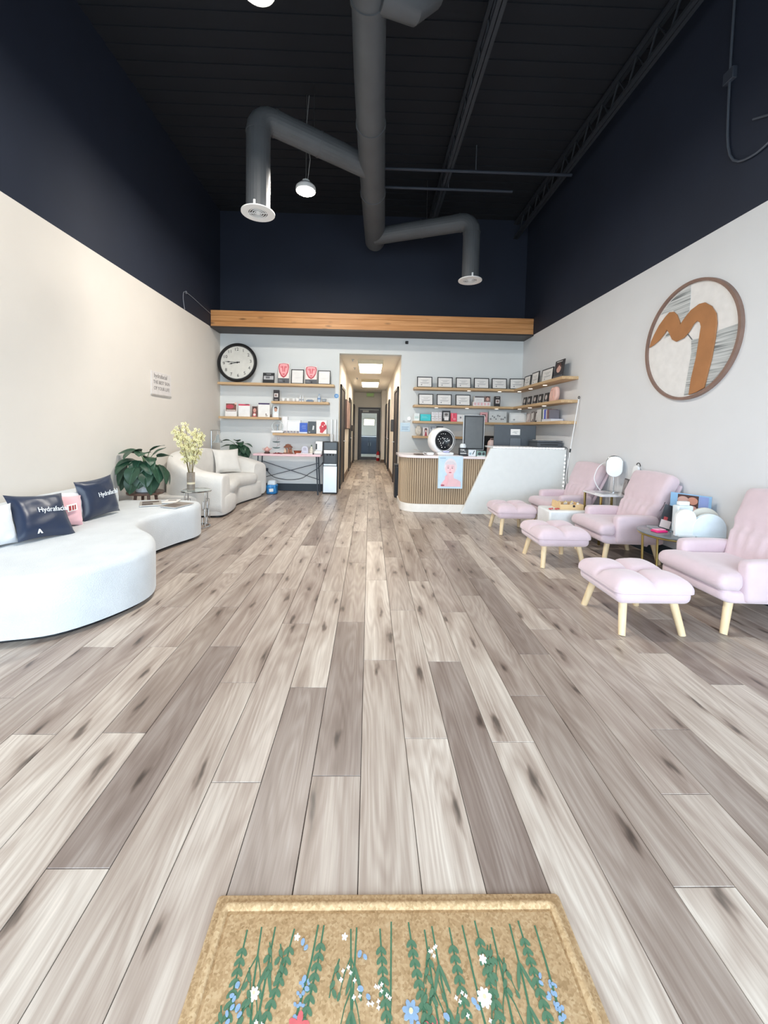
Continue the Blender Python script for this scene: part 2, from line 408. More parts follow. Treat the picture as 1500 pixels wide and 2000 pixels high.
# ---------------------------------------------------------------- walls, ceiling
def wall(name, lo, hi, mlo=M_WALL):
    m_ = MB(); m_.box(*lo); m_.cur = 1
    m_.box(*hi)
    return struct(name, m_, [mlo, M_NAVY])
wl = wall('wall_left', (XL-.15, YF, 0, XL, YB, ZW), (XL-.15, YF, ZW, XL, YB+.15, ZC))
wr = wall('wall_right', (XR, YF, 0, XR+.15, YB, ZW), (XR, YF, ZW, XR+.15, YB+.15, ZC), M_WALLR)
mb = MB(); mb.box(XL-.15, YB, 0, HX0-.001, YB+.15, ZW); mb.box(HX1+.001, YB, 0, XR+.15, YB+.15, ZW); mb.box(HX0-.001, YB, HZ, HX1+.001, YB+.15, ZW)
mb.cur = 1; mb.box(XL, YB, ZW, XR, YB+.15, ZC)
struct('wall_back', mb, [M_WALLB, M_NAVY])
mb = MB(); mb.box(XL-.15, YF-.15, 3.2, XR+.15, YF, ZC); mb.cur = 1; mb.box(XL-.15, YF-.15, 0, XL+.05, YF, 3.2); mb.box(XR-.05, YF-.15, 0, XR+.15, YF, 3.2)
struct('wall_front', mb, [M_NAVY, M_WALL])
mb = MB()
for x in (-1.5, -.5, .5, 1.5): mb.box(x-.03, YF-.11, 0, x+.03, YF-.05, 3.2)
mb.box(XL+.05, YF-.11, 0, XR-.05, YF-.05, .08); mb.box(XL+.05, YF-.11, 3.12, XR-.05, YF-.05, 3.2); mb.box(XL+.05, YF-.11, 2.2, XR-.05, YF-.05, 2.27)
struct('window_1', mb, M_BLACK)
mb = MB(); mb.box(-12, YF-14, -.16, 12, YF-.0, -.12)
struct('pavement', mb, mat('#b8b6b2', .9, nvar=.1))
mb = MB(); mb.box(XL-.15, YF-.15, ZC, XR+.15, YB+.15, ZC+.1)
for i in range(48):
    y = YF+.1+i*.2
    mb.box(XL, y, ZC-.012, XR, y+.1, ZC)
struct('ceiling', mb, M_DECK)
# hallway shell
mb = MB(); mb.box(HX0-.12, YB+.15, 0, HX0, HY+.1, HZ+.3); struct('wall_hall_left', mb, M_HALL)
mb = MB(); mb.box(HX1, YB+.15, 0, HX1+.12, HY+.1, HZ+.3); mb.box(.46, 15.4, 0, HX1, HY, HZ); struct('wall_hall_right', mb, M_HALL)
mb = MB(); mb.box(HX0, YB+.15, HZ, HX1, HY, HZ+.1); struct('ceiling_hall', mb, M_HALL)
mb = MB(); mb.box(HX0, HY, 2.2, HX1, HY+.12, HZ+.3); mb.box(HX0, HY, 0, -.49, HY+.12, 2.2); mb.box(.44, HY, 0, HX1, HY+.12, 2.2)
struct('wall_hall_end', mb, M_HALL)
# room beyond the glass door
mb = MB(); mb.box(-1.2, HY+2.2, 0, 1.2, HY+2.3, 3.3); mb.box(-1.25, HY+.12, 0, -1.2, HY+2.3, 3.3); mb.box(1.2, HY+.12, 0, 1.25, HY+2.3, 3.3); mb.box(-1.25, HY+.0, 3.2, 1.25, HY+2.3, 3.3); mb.box(-1.25, HY+.0, 0, HX0-.121, HY+.12, 3.3); mb.box(HX1+.121, HY, 0, 1.25, HY+.12, 3.3); mb.box(HX0-.12, HY+.101, 3.1, HX1+.12, HY+.12, 3.2)
struct('wall_back_room', mb, M_HALL)

def trim(name, m, *bx):
    q = MB()
    for b in bx: q.box(*b)
    return struct(name, q, m, bevel=.004)
trim('baseboard_back', M_BASEB, (XL, YB-.018, 0, HX0, YB, .15), (HX1, YB-.018, 0, XR, YB, .15))
trim('baseboard_left', M_BASEB, (XL, YF, 0, XL+.018, YB-.02, .15))
trim('baseboard_right', M_BASEB, (XR-.018, YF, 0, XR, YB-.02, .15))
MBR = mat('#6b5647', .5)
trim('baseboard_hall_left', MBR, (HX0, 9.7, 0, HX0+.015, 11.95, .12), (HX0, 13.1, 0, HX0+.015, 15.0, .12))
trim('baseboard_hall_right', MBR, (HX1-.015, 9.8, 0, HX1, 12.25, .12), (HX1-.015, 13.0, 0, HX1, 14.4, .12), (.445, 15.385, 0, HX1, 15.4, .12))

# hallway doors
def hall_door(n, side, y0, y1):
    x = HX0 if side < 0 else HX1; s = 1 if side < 0 else -1
    q = MB()
    def bx(xa, ya, za, xb, yb, zb): q.box(min(xa, xb), ya, za, max(xa, xb), yb, zb)
    bx(x, y0, 0, x+s*.035, y0+.07, 2.24); bx(x, y1-.07, 0, x+s*.035, y1, 2.24); bx(x, y0, 2.17, x+s*.035, y1, 2.24)
    d = struct('door_%d' % n, q, M_DOORB, bevel=.003)
    q = MB(); q.box(min(x+s*.001, x+s*.015), y0+.07, .01, max(x+s*.001, x+s*.015), y1-.07, 2.17)
    obj('door_leaf', q, mat('#33292a', .4), d)
    q = MB(); yy = y1-.14; q.cyl((x+s*.012, yy, 1.0), (x+s*.06, yy, 1.0), .012); q.cyl((x+s*.06, yy+.01, 1.0), (x+s*.06, yy-.11, 1.0), .009)
    obj('door_handle', q, M_STEEL, d)
    return d
hall_door(1, -1, 8.45, 9.65); hall_door(2, -1, 12.0, 13.05); hall_door(3, -1, 15.05, 16.1)
hall_door(4, 1, 8.6, 9.75); hall_door(5, 1, 12.3, 12.95); hall_door(6, 1, 14.45, 15.3)
# glass end door
q = MB(); q.box(-.49, HY-.03, 0, -.42, HY+.05, 2.2); q.box(.37, HY-.03, 0, .44, HY+.05, 2.2); q.box(-.42, HY-.03, 2.11, .37, HY+.05, 2.2)
d = struct('door_7', q, mat('#39363a', .4), bevel=.003)
q = MB(); q.box(-.42, HY, .02, -.34, HY+.035, 2.1); q.box(.29, HY, .02, .37, HY+.035, 2.1); q.box(-.34, HY, 1.96, .29, HY+.035, 2.1); q.box(-.34, HY, .02, .29, HY+.035, .14)
obj('door_frame', q, mat('#4c494c', .4), d)
q = MB(); q.box(-.34, HY+.012, .14, .29, HY+.02, 1.96); m_ = mat('#eef4f5', .03, trans=1., nvar=.01); m_.node_tree.nodes['Principled BSDF'].inputs['IOR'].default_value = 1.12; obj('glass_pane', q, m_, d)
q = MB(); q.box(-.34, HY-.035, .98, .29, HY-.015, 1.01); obj('push_bar', q, M_STEEL, d)
q = MB(); q.box(-.3, HY-.06, 2.0, -.05, HY, 2.07); obj('door_closer', q, mat('#a9a59f', .4), d)
# things seen behind the glass
t = thing('storage_cabinet', 'dark navy cabinet seen low behind the glass door at the hallway end', 'cabinet', (0, HY+1.2, 0))
q = MB(); q.box(-.5, 0, .18, .5, .5, 1.0); obj('cabinet_body', q, mat('#1f2a38', .35), t, bevel=.01)
q = MB(); q.box(-.5, .03, 0, .5, .47, .18); obj('plinth', q, mat('#d8d4cc', .6), t)
for s in (-1, 1):
    q = MB(); q.box(s*.25-.235, -.018, .2, s*.25+.235, 0, .98); p = obj('door', q, mat('#223044', .35), t, bevel=.004)
    q = MB(); q.cyl((s*.05, -.035, .55), (s*.05, -.035, .7), .007); obj('handle', q, M_STEEL, p)

# ---------------------------------------------------------------- hallway lights and fittings
def lightpanel(y, label, zz=HZ, hx=.26, ly=1.2):
    t = thing('ceiling_light', label, 'light', (-.01, y, zz), 0, 'hallway light panels')
    q = MB(); q.box(-hx-.02, -ly/2, -.09, -hx, ly/2, 0); q.box(hx, -ly/2, -.09, hx+.02, ly/2, 0); q.box(-hx, -ly/2, -.09, hx, -ly/2+.02, 0); q.box(-hx, ly/2-.02, -.09, hx, ly/2, 0)
    obj('light_frame', q, mat('#cfc4a8', .5), t)
    q = MB(); q.box(-hx, -ly/2+.02, -.08, hx, ly/2-.02, -.065)
    obj('diffuser', q, mat('#ffffff', .5, emit='#fff3e0', es=15), t)
lightpanel(9.5, 'nearest square light panel on the hallway ceiling', ly=1.5)
lightpanel(12.9, 'second light panel deeper along the hallway ceiling', ly=1.5)
t = thing('wall_light', 'bright rectangular light seen through the glass of the end door', 'light', (-.03, HY+2.2, 1.62))
q = MB(); q.box(-.27, -.05, -.17, .27, 0, .17); obj('light_frame', q, mat('#b5ab98', .5), t, bevel=.008)
q = MB(); q.box(-.24, -.06, -.14, .24, -.05, .14); obj('diffuser', q, mat('#ffffff', .5, emit='#fff6e4', es=3), t)
t = thing('exit_sign', 'pale green exit sign above the glass door at hallway end', 'sign', (.0, HY-.02, 2.72))
q = MB(); q.box(-.16, -.03, -.09, .16, .02, .09); obj('sign_box', q, mat('#c9cfae', .5), t, bevel=.006)
text('sign_text', 'EXIT', .13, mat('#7fae5a', .5, emit='#8fd060', es=.5), t, (0, -.032, 0))
for y, lb in ((8.75, 'small sprinkler head nearest on the hallway ceiling'), (9.9, 'small sprinkler head between the two hallway light panels'), (11.9, 'farthest small sprinkler head on the hallway ceiling')):
    t = thing('sprinkler', lb, 'sprinkler', (-.4, y, HZ))
    q = MB(); q.lathe([(.035, 0), (.03, -.012), (.01, -.015), (.01, -.04)], n=14); obj('sprinkler_base', q, M_STEEL, t)
    q = MB(); q.lathe([(.02, -.045), (.02, -.041)], n=12); q.cyl((-.012, 0, -.015), (-.012, 0, -.045), .002, n=6); q.cyl((.012, 0, -.015), (.012, 0, -.045), .002, n=6); obj('deflector', q, M_STEEL, t)
# painting in the hallway
t = thing('wall_painting', 'dark edged canvas painting on the left hallway wall between doors', 'painting', (HX0, 10.95, 1.67), PI/2)
q = MB(); q.box(-.82, -.05, -.38, .82, 0, .38); obj('canvas', q, mat('#4a3c3a', .7), t, bevel=.004)
q = MB(); q.box(-.80, -.053, -.36, .80, -.05, .36); obj('painted_face', q, mat('#b99a92', .7, nvar=.5, nscale=4), t)
def wallbox(x, y, z, s, lb, c='#3b3532', h=.2, wd=.24):
    t = thing('wall_box', lb, 'box', (x, y, z), PI/2 if s > 0 else -PI/2)
    q = MB(); q.box(-wd/2, -.09, -h/2, wd/2, 0, h/2); obj('box_body', q, mat(c, .5), t, bevel=.008)
    q = MB(); q.box(-wd/2+.03, -.095, -h/2+.03, wd/2-.03, -.09, h/2-.03); obj('box_panel', q, mat('#5a5552', .4), t, bevel=.002)
wallbox(HX0, 12.0+1.3, 1.32, 1, 'dark wall box just past the second door on the hallway left')
wallbox(HX0, 14.4, 1.32, 1, 'dark wall box nearest the far left hallway door')
wallbox(HX1, 9.95, 1.40, -1, 'grey box on right hallway wall past the first door', '#4a4a4e', .3, .3)
t = thing('fire_extinguisher', 'red fire extinguisher on the floor beside the glass door', 'extinguisher', (.36, HY-.25, 0))
q = MB(); q.lathe([(.06, 0), (.065, .01), (.065, .3), (.05, .36), (.02, .38), (.02, .40)], n=18); obj('cylinder_body', q, mat('#b5202a', .3), t)
q = MB(); q.box(-.02, -.06, .40, .02, .05, .42); q.box(-.015, -.07, .44, .015, .04, .455); q.cyl((0, .03, .40), (0, .03, .45), .01, n=8); obj('handle', q, M_BLACK, t)
q = MB(); q.tube([(.02, 0, .41), (.08, 0, .40), (.09, 0, .3), (.075, 0, .15)], .009); obj('hose', q, M_BLACK, t)
q = MB(); q.lathe([(.067, .12), (.067, .24)], n=18); obj('paper_label', q, M_PAPER, t)

# ---------------------------------------------------------------- beam, ducts, ceiling gear
BX0, BX1 = XL, XR
t = thing('ceiling_beam', 'warm laminated pine beam spanning the room above the back wall', 'beam', (0, 7.62, 3.18))
for i, (z0, z1, y0) in enumerate(((0, .098, 0), (.1, .2, .003), (.202, .30, -.001))):
    q = MB(); q.box(BX0+.002, y0, z0, BX1-.002, .14, z1); obj('board', q, M_BEAM, t, bevel=.003)
q = MB(); q.box(BX0+.002, -.02, -.03, BX1-.002, .45, -.002); obj('steel_plate', q, mat('#3a3432', .5), t)

t = thing('main_duct', 'long dark grey round air duct running down the middle of the ceiling', 'duct', (0, 0, 0))
zc = 4.78
pts = [(-.10, .6, 4.83), (-.09, 2.2, 4.82), (-.075, 3.4, 4.80), (-.07, 4.1, 4.79), (-.04, 5.3, zc), (.0, 6.6, zc), (.03, 7.5, zc)]
q = MB(); q.tube(pts, [.14, .14, .145, .155, .172, .18, .18], 28); obj('duct_pipe', q, M_DUCT, t)
for p, r in (((-.075, 3.4, 4.80), .15), ((-.055, 4.7, 4.785), .168), ((-.02, 6.0, 4.78), .182)):
    q = MB(); q.tube([(p[0], p[1]-.02, p[2]), (p[0], p[1]+.02, p[2])], r+.006, 28); obj('seam_band', q, M_DUCT, t)
q = MB(); q.lathe([(.18, 0), (.175, .02), (.0, .022)], n=28); o = obj('end_cap', q, M_DUCT, t, loc=(.03, 7.5, zc), rot=(-PI/2, 0, 0))
q = MB(); q.tube([(.02, 3.35, 4.8), (.3, 3.45, 4.82), (.42, 3.5, 4.95), (.44, 3.52, ZC-.03)], .13, 20); obj('branch_elbow', q, M_DUCT, t)
for y in (2.0, 4.4, 6.3):
    x = -.05
    q = MB(); q.tube([(x, y, 4.78+.17), (x, y, ZC-.03)], .006, 6); obj('hanger', q, mat('#6a6c70', .4, .8), t)

def branch(label, p_main, p_corner, zdrop, r):
    t = thing('branch_duct', label, 'duct', (0, 0, 0))
    a = Vector(p_main); c = Vector(p_corner); dr = (c-a).normalized()
    # segmented elbow
    R_ = .17; pts = [a, a+(c-a)*.5, c-dr*R_]
    for k in range(1, 5):
        th = PI/2*k/5; pts.append(c-dr*R_+dr*R_*math.sin(th)+Vector((0, 0, -R_*(1-math.cos(th)))))
    pts.append(c+Vector((0, 0, -R_))); pts.append(Vector((c.x, c.y, zdrop+.02)))
    q = MB(); q.tube(pts, r, 24); obj('duct_pipe', q, M_DUCT, t, sharp=12)
    for p, d2 in ((a+(c-a)*.5, dr), (c-dr*(R_+.02), dr), (Vector((c.x, c.y, c.z-R_-.02)), Vector((0, 0, 1)))):
        q = MB(); q.tube([p-d2*.012, p+d2*.012], r+.005, 24); obj('seam_band', q, M_DUCT, t)
    q = MB(); q.lathe([(r+.0, .03), (r+.055, .012), (r+.055, 0), (r+.0, -.004), (r-.03, .0), (r-.03, .02)], n=32, cap=0)
    obj('diffuser_flange', q, M_PLASTIC, t, loc=(c.x, c.y, zdrop))
    q = MB(); q.lathe([(r-.031, .008), (r-.031, .022)], n=32); obj('diffuser_back', q, M_BLACK, t, loc=(c.x, c.y, zdrop))
    for rr in (r-.045, r-.07, r-.095, r-.115):
        q = MB(); k = 28
        q.tube([(rr*math.cos(2*PI*i/k), rr*math.sin(2*PI*i/k), 0) for i in range(k)], .0048, 6, closed=True)
        obj('diffuser_ring', q, M_PLASTIC, t, loc=(c.x, c.y, zdrop+.004))
    q = MB(); q.lathe([(.018, -.004), (.018, .012)], n=14); q.box(-r+.03, -.004, .0, r-.03, .004, .01); obj('diffuser_hub', q, M_PLASTIC, t, loc=(c.x, c.y, zdrop))
    q = MB(); q.box(-.012, -.008, 0, .012, .008, .05); obj('clip', q, M_PLASTIC, t, loc=(c.x, c.y-r-.008, zdrop+.03))
    mid = a+(c-a)*.55
    q = MB(); q.tube([(mid.x, mid.y, mid.z+r), (mid.x, mid.y, ZC-.03)], .005, 6); obj('hanger', q, mat('#6a6c70', .4, .8), t)
branch('grey elbow duct dropping to a round white vent on the left', (-.03, 5.45, 4.76), (-1.36, 4.80, 4.90), 3.80, .138)
branch('grey elbow duct dropping to a round white vent on the right', (.03, 7.2, 4.72), (1.61, 6.62, 4.74), 3.78, .138)

def pendant(x, y, z, label):
    t = thing('pendant_light', label, 'light', (x, y, z), 0, 'pendant flood lights')
    q = MB(); q.lathe([(.125, 0), (.13, .015), (.125, .05), (.09, .085), (.05, .10), (.05, .13)], n=28); obj('lamp_housing', q, mat('#cfd0d0', .4), t)
    q = MB(); q.lathe([(.11, -.006), (.11, .002)], n=28); obj('led_lens', q, mat('#ffffff', .4, emit='#fff4e0', es=60), t)
    q = MB(); q.lathe([(.02, .13), (.012, .16), (.004, .17)], n=12); obj('hook', q, M_STEEL, t)
    q = MB(); q.tube([(0, 0, .17), (.0, .0, ZC-z-.03)], .005, 6); obj('chain', q, mat('#8a8a88', .4, .8), t)
    q = MB(); q.tube([(.02, 0, .12), (.05, .01, .4), (.0, 0, .8), (.03, .0, ZC-z-.04)], .004, 6); obj('power_cord', q, mat('#a5a5a2', .5), t)
    l = bpy.data.lights.new('pendant_glow', 'AREA'); l.shape = 'DISK'; l.size = .3; l.energy = 75; l.color = (1, .94, .85)
    o = bpy.data.objects.new('pendant_glow', l); COL.objects.link(o); o.parent = t; o.location = (0, 0, -.02)
pendant(-.88, 5.25, 4.33, 'glowing pendant lamp hanging between the two vent ducts')
pendant(-.86, 3.0, 4.42, 'glowing pendant lamp cut by the top edge of the photo')

MJ = mat('#2b3038', .6, nvar=.1)
def joist(x, y0, y1, z, label):
    t = thing('roof_joist', label, 'joist', (x, 0, 0))
    for zz, nm in ((z, 'bottom_chord'), (z+.28, 'top_chord')):
        q = MB(); q.box(-.045, y0, zz, -.005, y1, zz+.035); q.box(.005, y0, zz, .045, y1, zz+.035); obj(nm, q, MJ, t)
    n = int((y1-y0)/.32)
    q = MB()
    for i in range(n):
        a = y0+.32*i; q.tube([(0, a, z+.02), (0, a+.16, z+.29), (0, a+.32, z+.02)], .011, 6)
    obj('web_rods', q, MJ, t)
joist(1.12, .5, YB, 5.18, 'dark open web steel joist right of the main duct')
joist(2.86, .5, YB, 5.18, 'dark open web steel joist near the right wall')
for (x0, x1, y, z, lb) in ((.06, 2.95, 6.05, 5.16, 'thin dark pipe crossing under the joists right of the duct'), (.15, 2.2, 6.45, 5.13, 'shorter thin pipe crossing behind the longer one')):
    t = thing('ceiling_pipe', lb, 'pipe', (0, 0, 0))
    q = MB(); q.tube([(x0, y, z), (x1, y, z)], .022, 10); obj('pipe_run', q, mat('#3a404c', .5, .3), t)
    q = MB(); q.tube([((x0+x1)/2, y, z), ((x0+x1)/2, y, z+.38)], .008, 6); obj('hanger', q, mat('#5a5f68', .5, .3), t)
t = thing('wall_conduit', 'thin dark conduit looping high on the black right wall', 'conduit', (0, 0, 0))
q = MB(); q.tube(catmull([(XR-.02, 3.3, 3.9), (XR-.02, 3.0, 3.72), (XR-.02, 3.25, 3.6), (XR-.02, 3.5, 3.75), (XR-.02, 3.55, 4.4), (XR-.02, 3.55, ZC-.05)], 5, False), .01, 8); obj('conduit_pipe', q, mat('#59606c', .4, .3), t)
q = MB(); q.box(XR-.04, 3.5, 4.4, XR, 3.6, 4.5); obj('junction_box', q, mat('#3a404c', .5), t, bevel=.004)
t = thing('wall_cable', 'thin pale cable hooped above the white left wall near the corner', 'cable', (0, 0, 0))
q = MB(); q.tube(catmull([(XL+.012, 6.55, 3.17), (XL+.012, 6.5, 3.36), (XL+.012, 6.62, 3.46), (XL+.012, 7.3, 3.42), (XL+.012, 7.6, 3.4)], 5, False), .006, 6); obj('cable_run', q, mat('#7d828c', .5), t)
q = MB(); q.box(XL, 6.6, 3.44, XL+.016, 6.63, 3.48); obj('cable_clip', q, mat('#7d828c', .5), t)

# ================================================================ furniture
# ---------------------------------------------------------------- curved low sofa (left)
def outline_prof(pts, prof, ctr=None):
    # prof: list of (inset, z); inset moves along inward normals
    n = len(pts); out = []
    P = [Vector((p[0], p[1])) for p in pts]
    ar = sum(P[i].x*P[(i+1) % n].y-P[(i+1) % n].x*P[i].y for i in range(n)); s = 1 if ar > 0 else -1
    N = []
    for i in range(n):
        tg = (P[(i+1) % n]-P[i-1]).normalized(); N.append(Vector((-tg.y, tg.x))*s)
    for ins, z in prof:
        out.append([(P[i].x+N[i].x*ins, P[i].y+N[i].y*ins, z(P[i]) if callable(z) else z) for i in range(n)])
    return out
def soft_prof(z0, z1, r, k=5, under=.0):
    pr = [(under, z0)]
    pr += [(0, z0+.03), (0, (z0+z1)/2)]
    for i in range(k+1):
        a = PI/2*i/k; pr.append((r*(1-math.cos(a)), z1-r+r*math.sin(a)))
    return pr
S1 = catmull([(-2.97, 2.0), (-2.6, 1.98), (-2.2, 2.22), (-1.86, 2.34), (-1.66, 2.62), (-1.60, 2.92), (-1.76, 3.25), (-2.05, 3.55), (-2.13, 3.85), (-2.05, 4.2), (-1.95, 4.5), (-2.03, 4.74), (-2.35, 4.82), (-2.7, 4.76), (-2.97, 4.62), (-2.97, 3.3)], 6)
t = thing('curved_sofa', 'long low white kidney shaped sofa along the left wall with cushions on it', 'sofa', (0, 0, 0))
q = MB(); R_ = outline_prof(S1, soft_prof(.035, .40, .055)); q.rings(R_); obj('seat', q, M_WHITE, t, sharp=60)
q = MB(); q.rings(outline_prof(S1, [(.05, 0), (.05, .04)])); obj('base_plinth', q, M_BLACK, t, sharp=60)
def swept(path, W, zb, endr=2):
    rr = []; n = len(path)
    for i, p in enumerate(path):
        a = path[max(i-1, 0)]; b = path[min(i+1, n-1)]; tg = Vector((b.x-a.x, b.y-a.y, 0)).normalized(); nn = Vector((-tg.y, tg.x, 0))
        e = min(i, n-1-i); f = (.62, .9)[e] if e < 2 else 1; w_ = W*f; h = p.z-(.05, .012)[e] if e < 2 else p.z
        ring = [(-w_, zb), (-w_, zb+.1), (-w_, h-.08), (-w_*.8, h-.022), (-w_*.35, h), (w_*.35, h), (w_*.8, h-.022), (w_, h-.08), (w_, zb+.1), (w_, zb)]
        rr.append([(p.x+nn.x*u, p.y+nn.y*u, z) for u, z in ring])
    q = MB(); q.rings(rr); q.f = [list(reversed(f)) for f in q.f]; return q
obj('backrest', swept(catmull([(-2.88, 1.9, .62), (-2.86, 2.3, .65), (-2.855, 3.0, .66), (-2.86, 3.7, .66), (-2.87, 4.2, .65), (-2.88, 4.40, .60)], 4, False), .145, .385), M_WHITE, t, sharp=60, subsurf=1)

def pillow_mb(w_, h_, th, n=14, pinch=.10, wr=0):
    q = MB(); vs = []; fs = []
    def P(i, j, s):
        u = -1+2*i/n; v = -1+2*j/n
        e = 1-pinch*(1-abs(u)**2.2)*(abs(v)) ; e2 = 1-pinch*(1-abs(v)**2.2)*(abs(u))
        d = th*((1-u**4)*(1-v**4))**.55
        d *= 1+wr*math.sin(7*u+5*v*v)*.5+wr*math.sin(11*v-4*u)*.3
        return (u*w_/2*e2, s*d, v*h_/2*e+h_/2)
    for s in (-1, 1):
        b = len(vs)
        for i in range(n+1):
            for j in range(n+1): vs.append(P(i, j, s))
        for i in range(n):
            for j in range(n):
                f = (b+i*(n+1)+j, b+(i+1)*(n+1)+j, b+(i+1)*(n+1)+j+1, b+i*(n+1)+j+1)
                fs.append(f if s < 0 else tuple(reversed(f)))
    q.add(vs, fs); return q
M_SATIN = mat('#232f47', .34, nvar=.12, nscale=6, bump=.25, bscale=14, sheen=.2)
def pillow(label, loc, rotz, lean, roll, w_, h_, th, m, word=None, extra=None, wr=.12):
    t = thing('throw_pillow', label, 'pillow', loc, group='pillows on the curved sofa')
    t.rotation_euler = (Matrix.Rotation(rotz, 4, 'Z') @ Matrix.Rotation(lean, 4, 'X') @ Matrix.Rotation(roll, 4, 'Y')).to_euler()
    obj('pillow_cover', pillow_mb(w_, h_, th, wr=wr), m, t, sharp=80)
    if word:
        o = text('lettering', word, w_*.15, mat('#eceff2', .4), t, (w_*.15, -th*1.0-.004, h_*.55), ext=.002, sx=.8)
    if extra: extra(t)
    return t
def emb1(t):
    q = MB(); q.prism([(-.09, .03), (-.07, .075), (-.055, .03), (-.065, .03), (-.07, .05), (-.08, .03)], -.045, -.05, 'y'); obj('small_emblem', q, mat('#eceff2', .4), t)
pillow('navy satin pillow nearest the camera with white serif lettering', (-2.46, 3.06, .405), 1.26, -.62, .12, .40, .40, .06, M_SATIN, 'Hydrafacial', emb1)
pillow('navy satin pillow standing farther back with white lettering', (-2.56, 3.83, .405), 1.40, -.22, -.06, .42, .38, .06, M_SATIN, 'Hydrafacial')
def emb2(t):
    q = MB(); q.prism([(-.04, .11), (.04, .13), (.035, .19), (-.045, .17)], -.072, -.075, 'y'); obj('white_patch', q, M_PAPER, t)
    q = MB()
    for a, b, c, d_ in ((-.03, .12, -.012, .165), (-.004, .125, .010, .17), (.016, .13, .026, .175)): q.prism([(a, b), (c, b+.004), (c, d_), (a, d_-.004)], -.075, -.077, 'y')
    obj('red_symbols', q, mat('#a8383c', .6), t)
pillow('small pale pink pillow with a red symbol patch between navy pillows', (-2.58, 3.42, .405), 1.2, -.35, .15, .24, .28, .05, mat('#eebfc6', .85, sheen=.4), None, emb2)
pillow('plain grey white pillow behind the pink pillow', (-2.655, 3.60, .405), 1.5, -.10, .05, .34, .28, .04, mat('#dfe2e6', .9, bump=.3, bscale=120))
pillow('plain white pillow behind the nearest navy pillow', (-2.62, 2.78, .405), 1.4, -.25, .0, .36, .30, .05, mat('#e6eaef', .9, bump=.3, bscale=120))

# magazines on the sofa
def magazine(name, label, loc, rz, w_, l_, col, pr, cat='magazine', group='magazines on the curved sofa'):
    t = thing(name, label, cat, loc, rz, group)
    q = MB(); q.box(-w_/2, -l_/2, 0, w_/2, l_/2, .006); obj('pages', q, M_PAPER, t)
    q = MB(); q.box(-w_/2-.001, -l_/2-.001, .006, w_/2+.001, l_/2+.001, .0075); obj('cover', q, mat(col, .4), t)
    q = MB()
    for a, b, c, d_ in pr: q.box(a*w_, b*l_, .0076, c*w_, d_*l_, .0082)
    obj('cover_print', q, mat('#6b615c', .5), t)
    return t
magazine('magazine', 'open grey magazine lying near the far edge of the curved sofa', (-2.45, 4.46, .409), .5, .21, .28, '#b9b4ae', [(-.4, -.4, .1, .0), (-.4, .1, .4, .4)])
magazine('magazine', 'magazine with brown cover picture at the right end of the curved sofa', (-2.13, 4.40, .409), -.3, .21, .28, '#8f857d', [(-.35, -.35, .3, .1)])
magazine('magazine', 'white leaflet lying between the two magazines on the sofa', (-2.29, 4.60, .410), .2, .15, .21, '#e9e7e4', [(-.3, .1, .3, .3)])

# ---------------------------------------------------------------- plant helpers
def leaf_mb(Ln, Wd, droop, cup=.18, n=8, tip=1.0):
    q = MB(); vs = []; fs = []
    m_ = 4
    for i in range(n+1):
        s = i/n
        ang = -droop*s
        # integrate curve
        x = z = 0
        for k in range(i):
            a = -droop*(k+.5)/n; x += Ln/n*math.cos(a); z += Ln/n*math.sin(a)
        wd = Wd/2*(math.sin(PI*min(1, s**.75*1.0))**.7 if 0 < s < 1 else 0)*(1)+(.0015)
        for j in range(-m_, m_+1):
            v = j/m_; up = cup*wd*abs(v)**1.3+ .003*math.sin(9*s+v*3)
            vs.append((x-math.sin(ang)*up*0, v*wd, z+up))
    c = 2*m_+1
    for i in range(n):
        for j in range(2*m_): fs.append((i*c+j, i*c+j+1, (i+1)*c+j+1, (i+1)*c+j))
    nv = len(vs)
    vs2 = [(p[0], p[1], p[2]-.0022) for p in vs]; fs2 = [tuple(reversed([nv+k for k in f])) for f in fs]
    rim = []
    for i in range(n): rim.append((i*c, (i+1)*c, nv+(i+1)*c, nv+i*c)); rim.append(((i+1)*c+2*m_, i*c+2*m_, nv+i*c+2*m_, nv+(i+1)*c+2*m_))
    q.add(vs+vs2, fs+fs2+rim); return q
def leaf_mat(h):
    m = bpy.data.materials.new('leaf'); m.use_nodes = True
    N = m.node_tree.nodes; K = m.node_tree.links; b = N['Principled BSDF']
    tc = N.new('ShaderNodeTexCoord'); mp = N.new('ShaderNodeMapping'); mp.inputs['Scale'].default_value = (1, 1, 1); K.new(tc.outputs['Object'], mp.inputs[0])
    s = N.new('ShaderNodeSeparateXYZ'); K.new(mp.outputs[0], s.inputs[0])
    ab = N.new('ShaderNodeMath'); ab.operation = 'ABSOLUTE'; K.new(s.outputs['Y'], ab.inputs[0])
    c = lin(h); r = ramp(N, [(0, tuple(min(1, x*2.6) for x in c[:3])+(1,)), (.004, c), (1, c)]); K.new(ab.outputs[0], r.inputs[0])
    n = N.new('ShaderNodeTexNoise'); n.inputs['Scale'].default_value = 18; K.new(tc.outputs['Object'], n.inputs['Vector'])
    mr = N.new('ShaderNodeMapRange'); mr.inputs['To Min'].default_value = .7; mr.inputs['To Max'].default_value = 1.3; K.new(n.outputs['Fac'], mr.inputs['Value'])
    v = N.new('ShaderNodeVectorMath'); v.operation = 'SCALE'; K.new(r.outputs[0], v.inputs[0]); K.new(mr.outputs[0], v.inputs['Scale'])
    K.new(v.outputs[0], b.inputs['Base Color']); b.inputs['Roughness'].default_value = .4
    return m
M_LEAF = leaf_mat('#2b4a38')
M_STEM = mat('#6d8a52', .5)
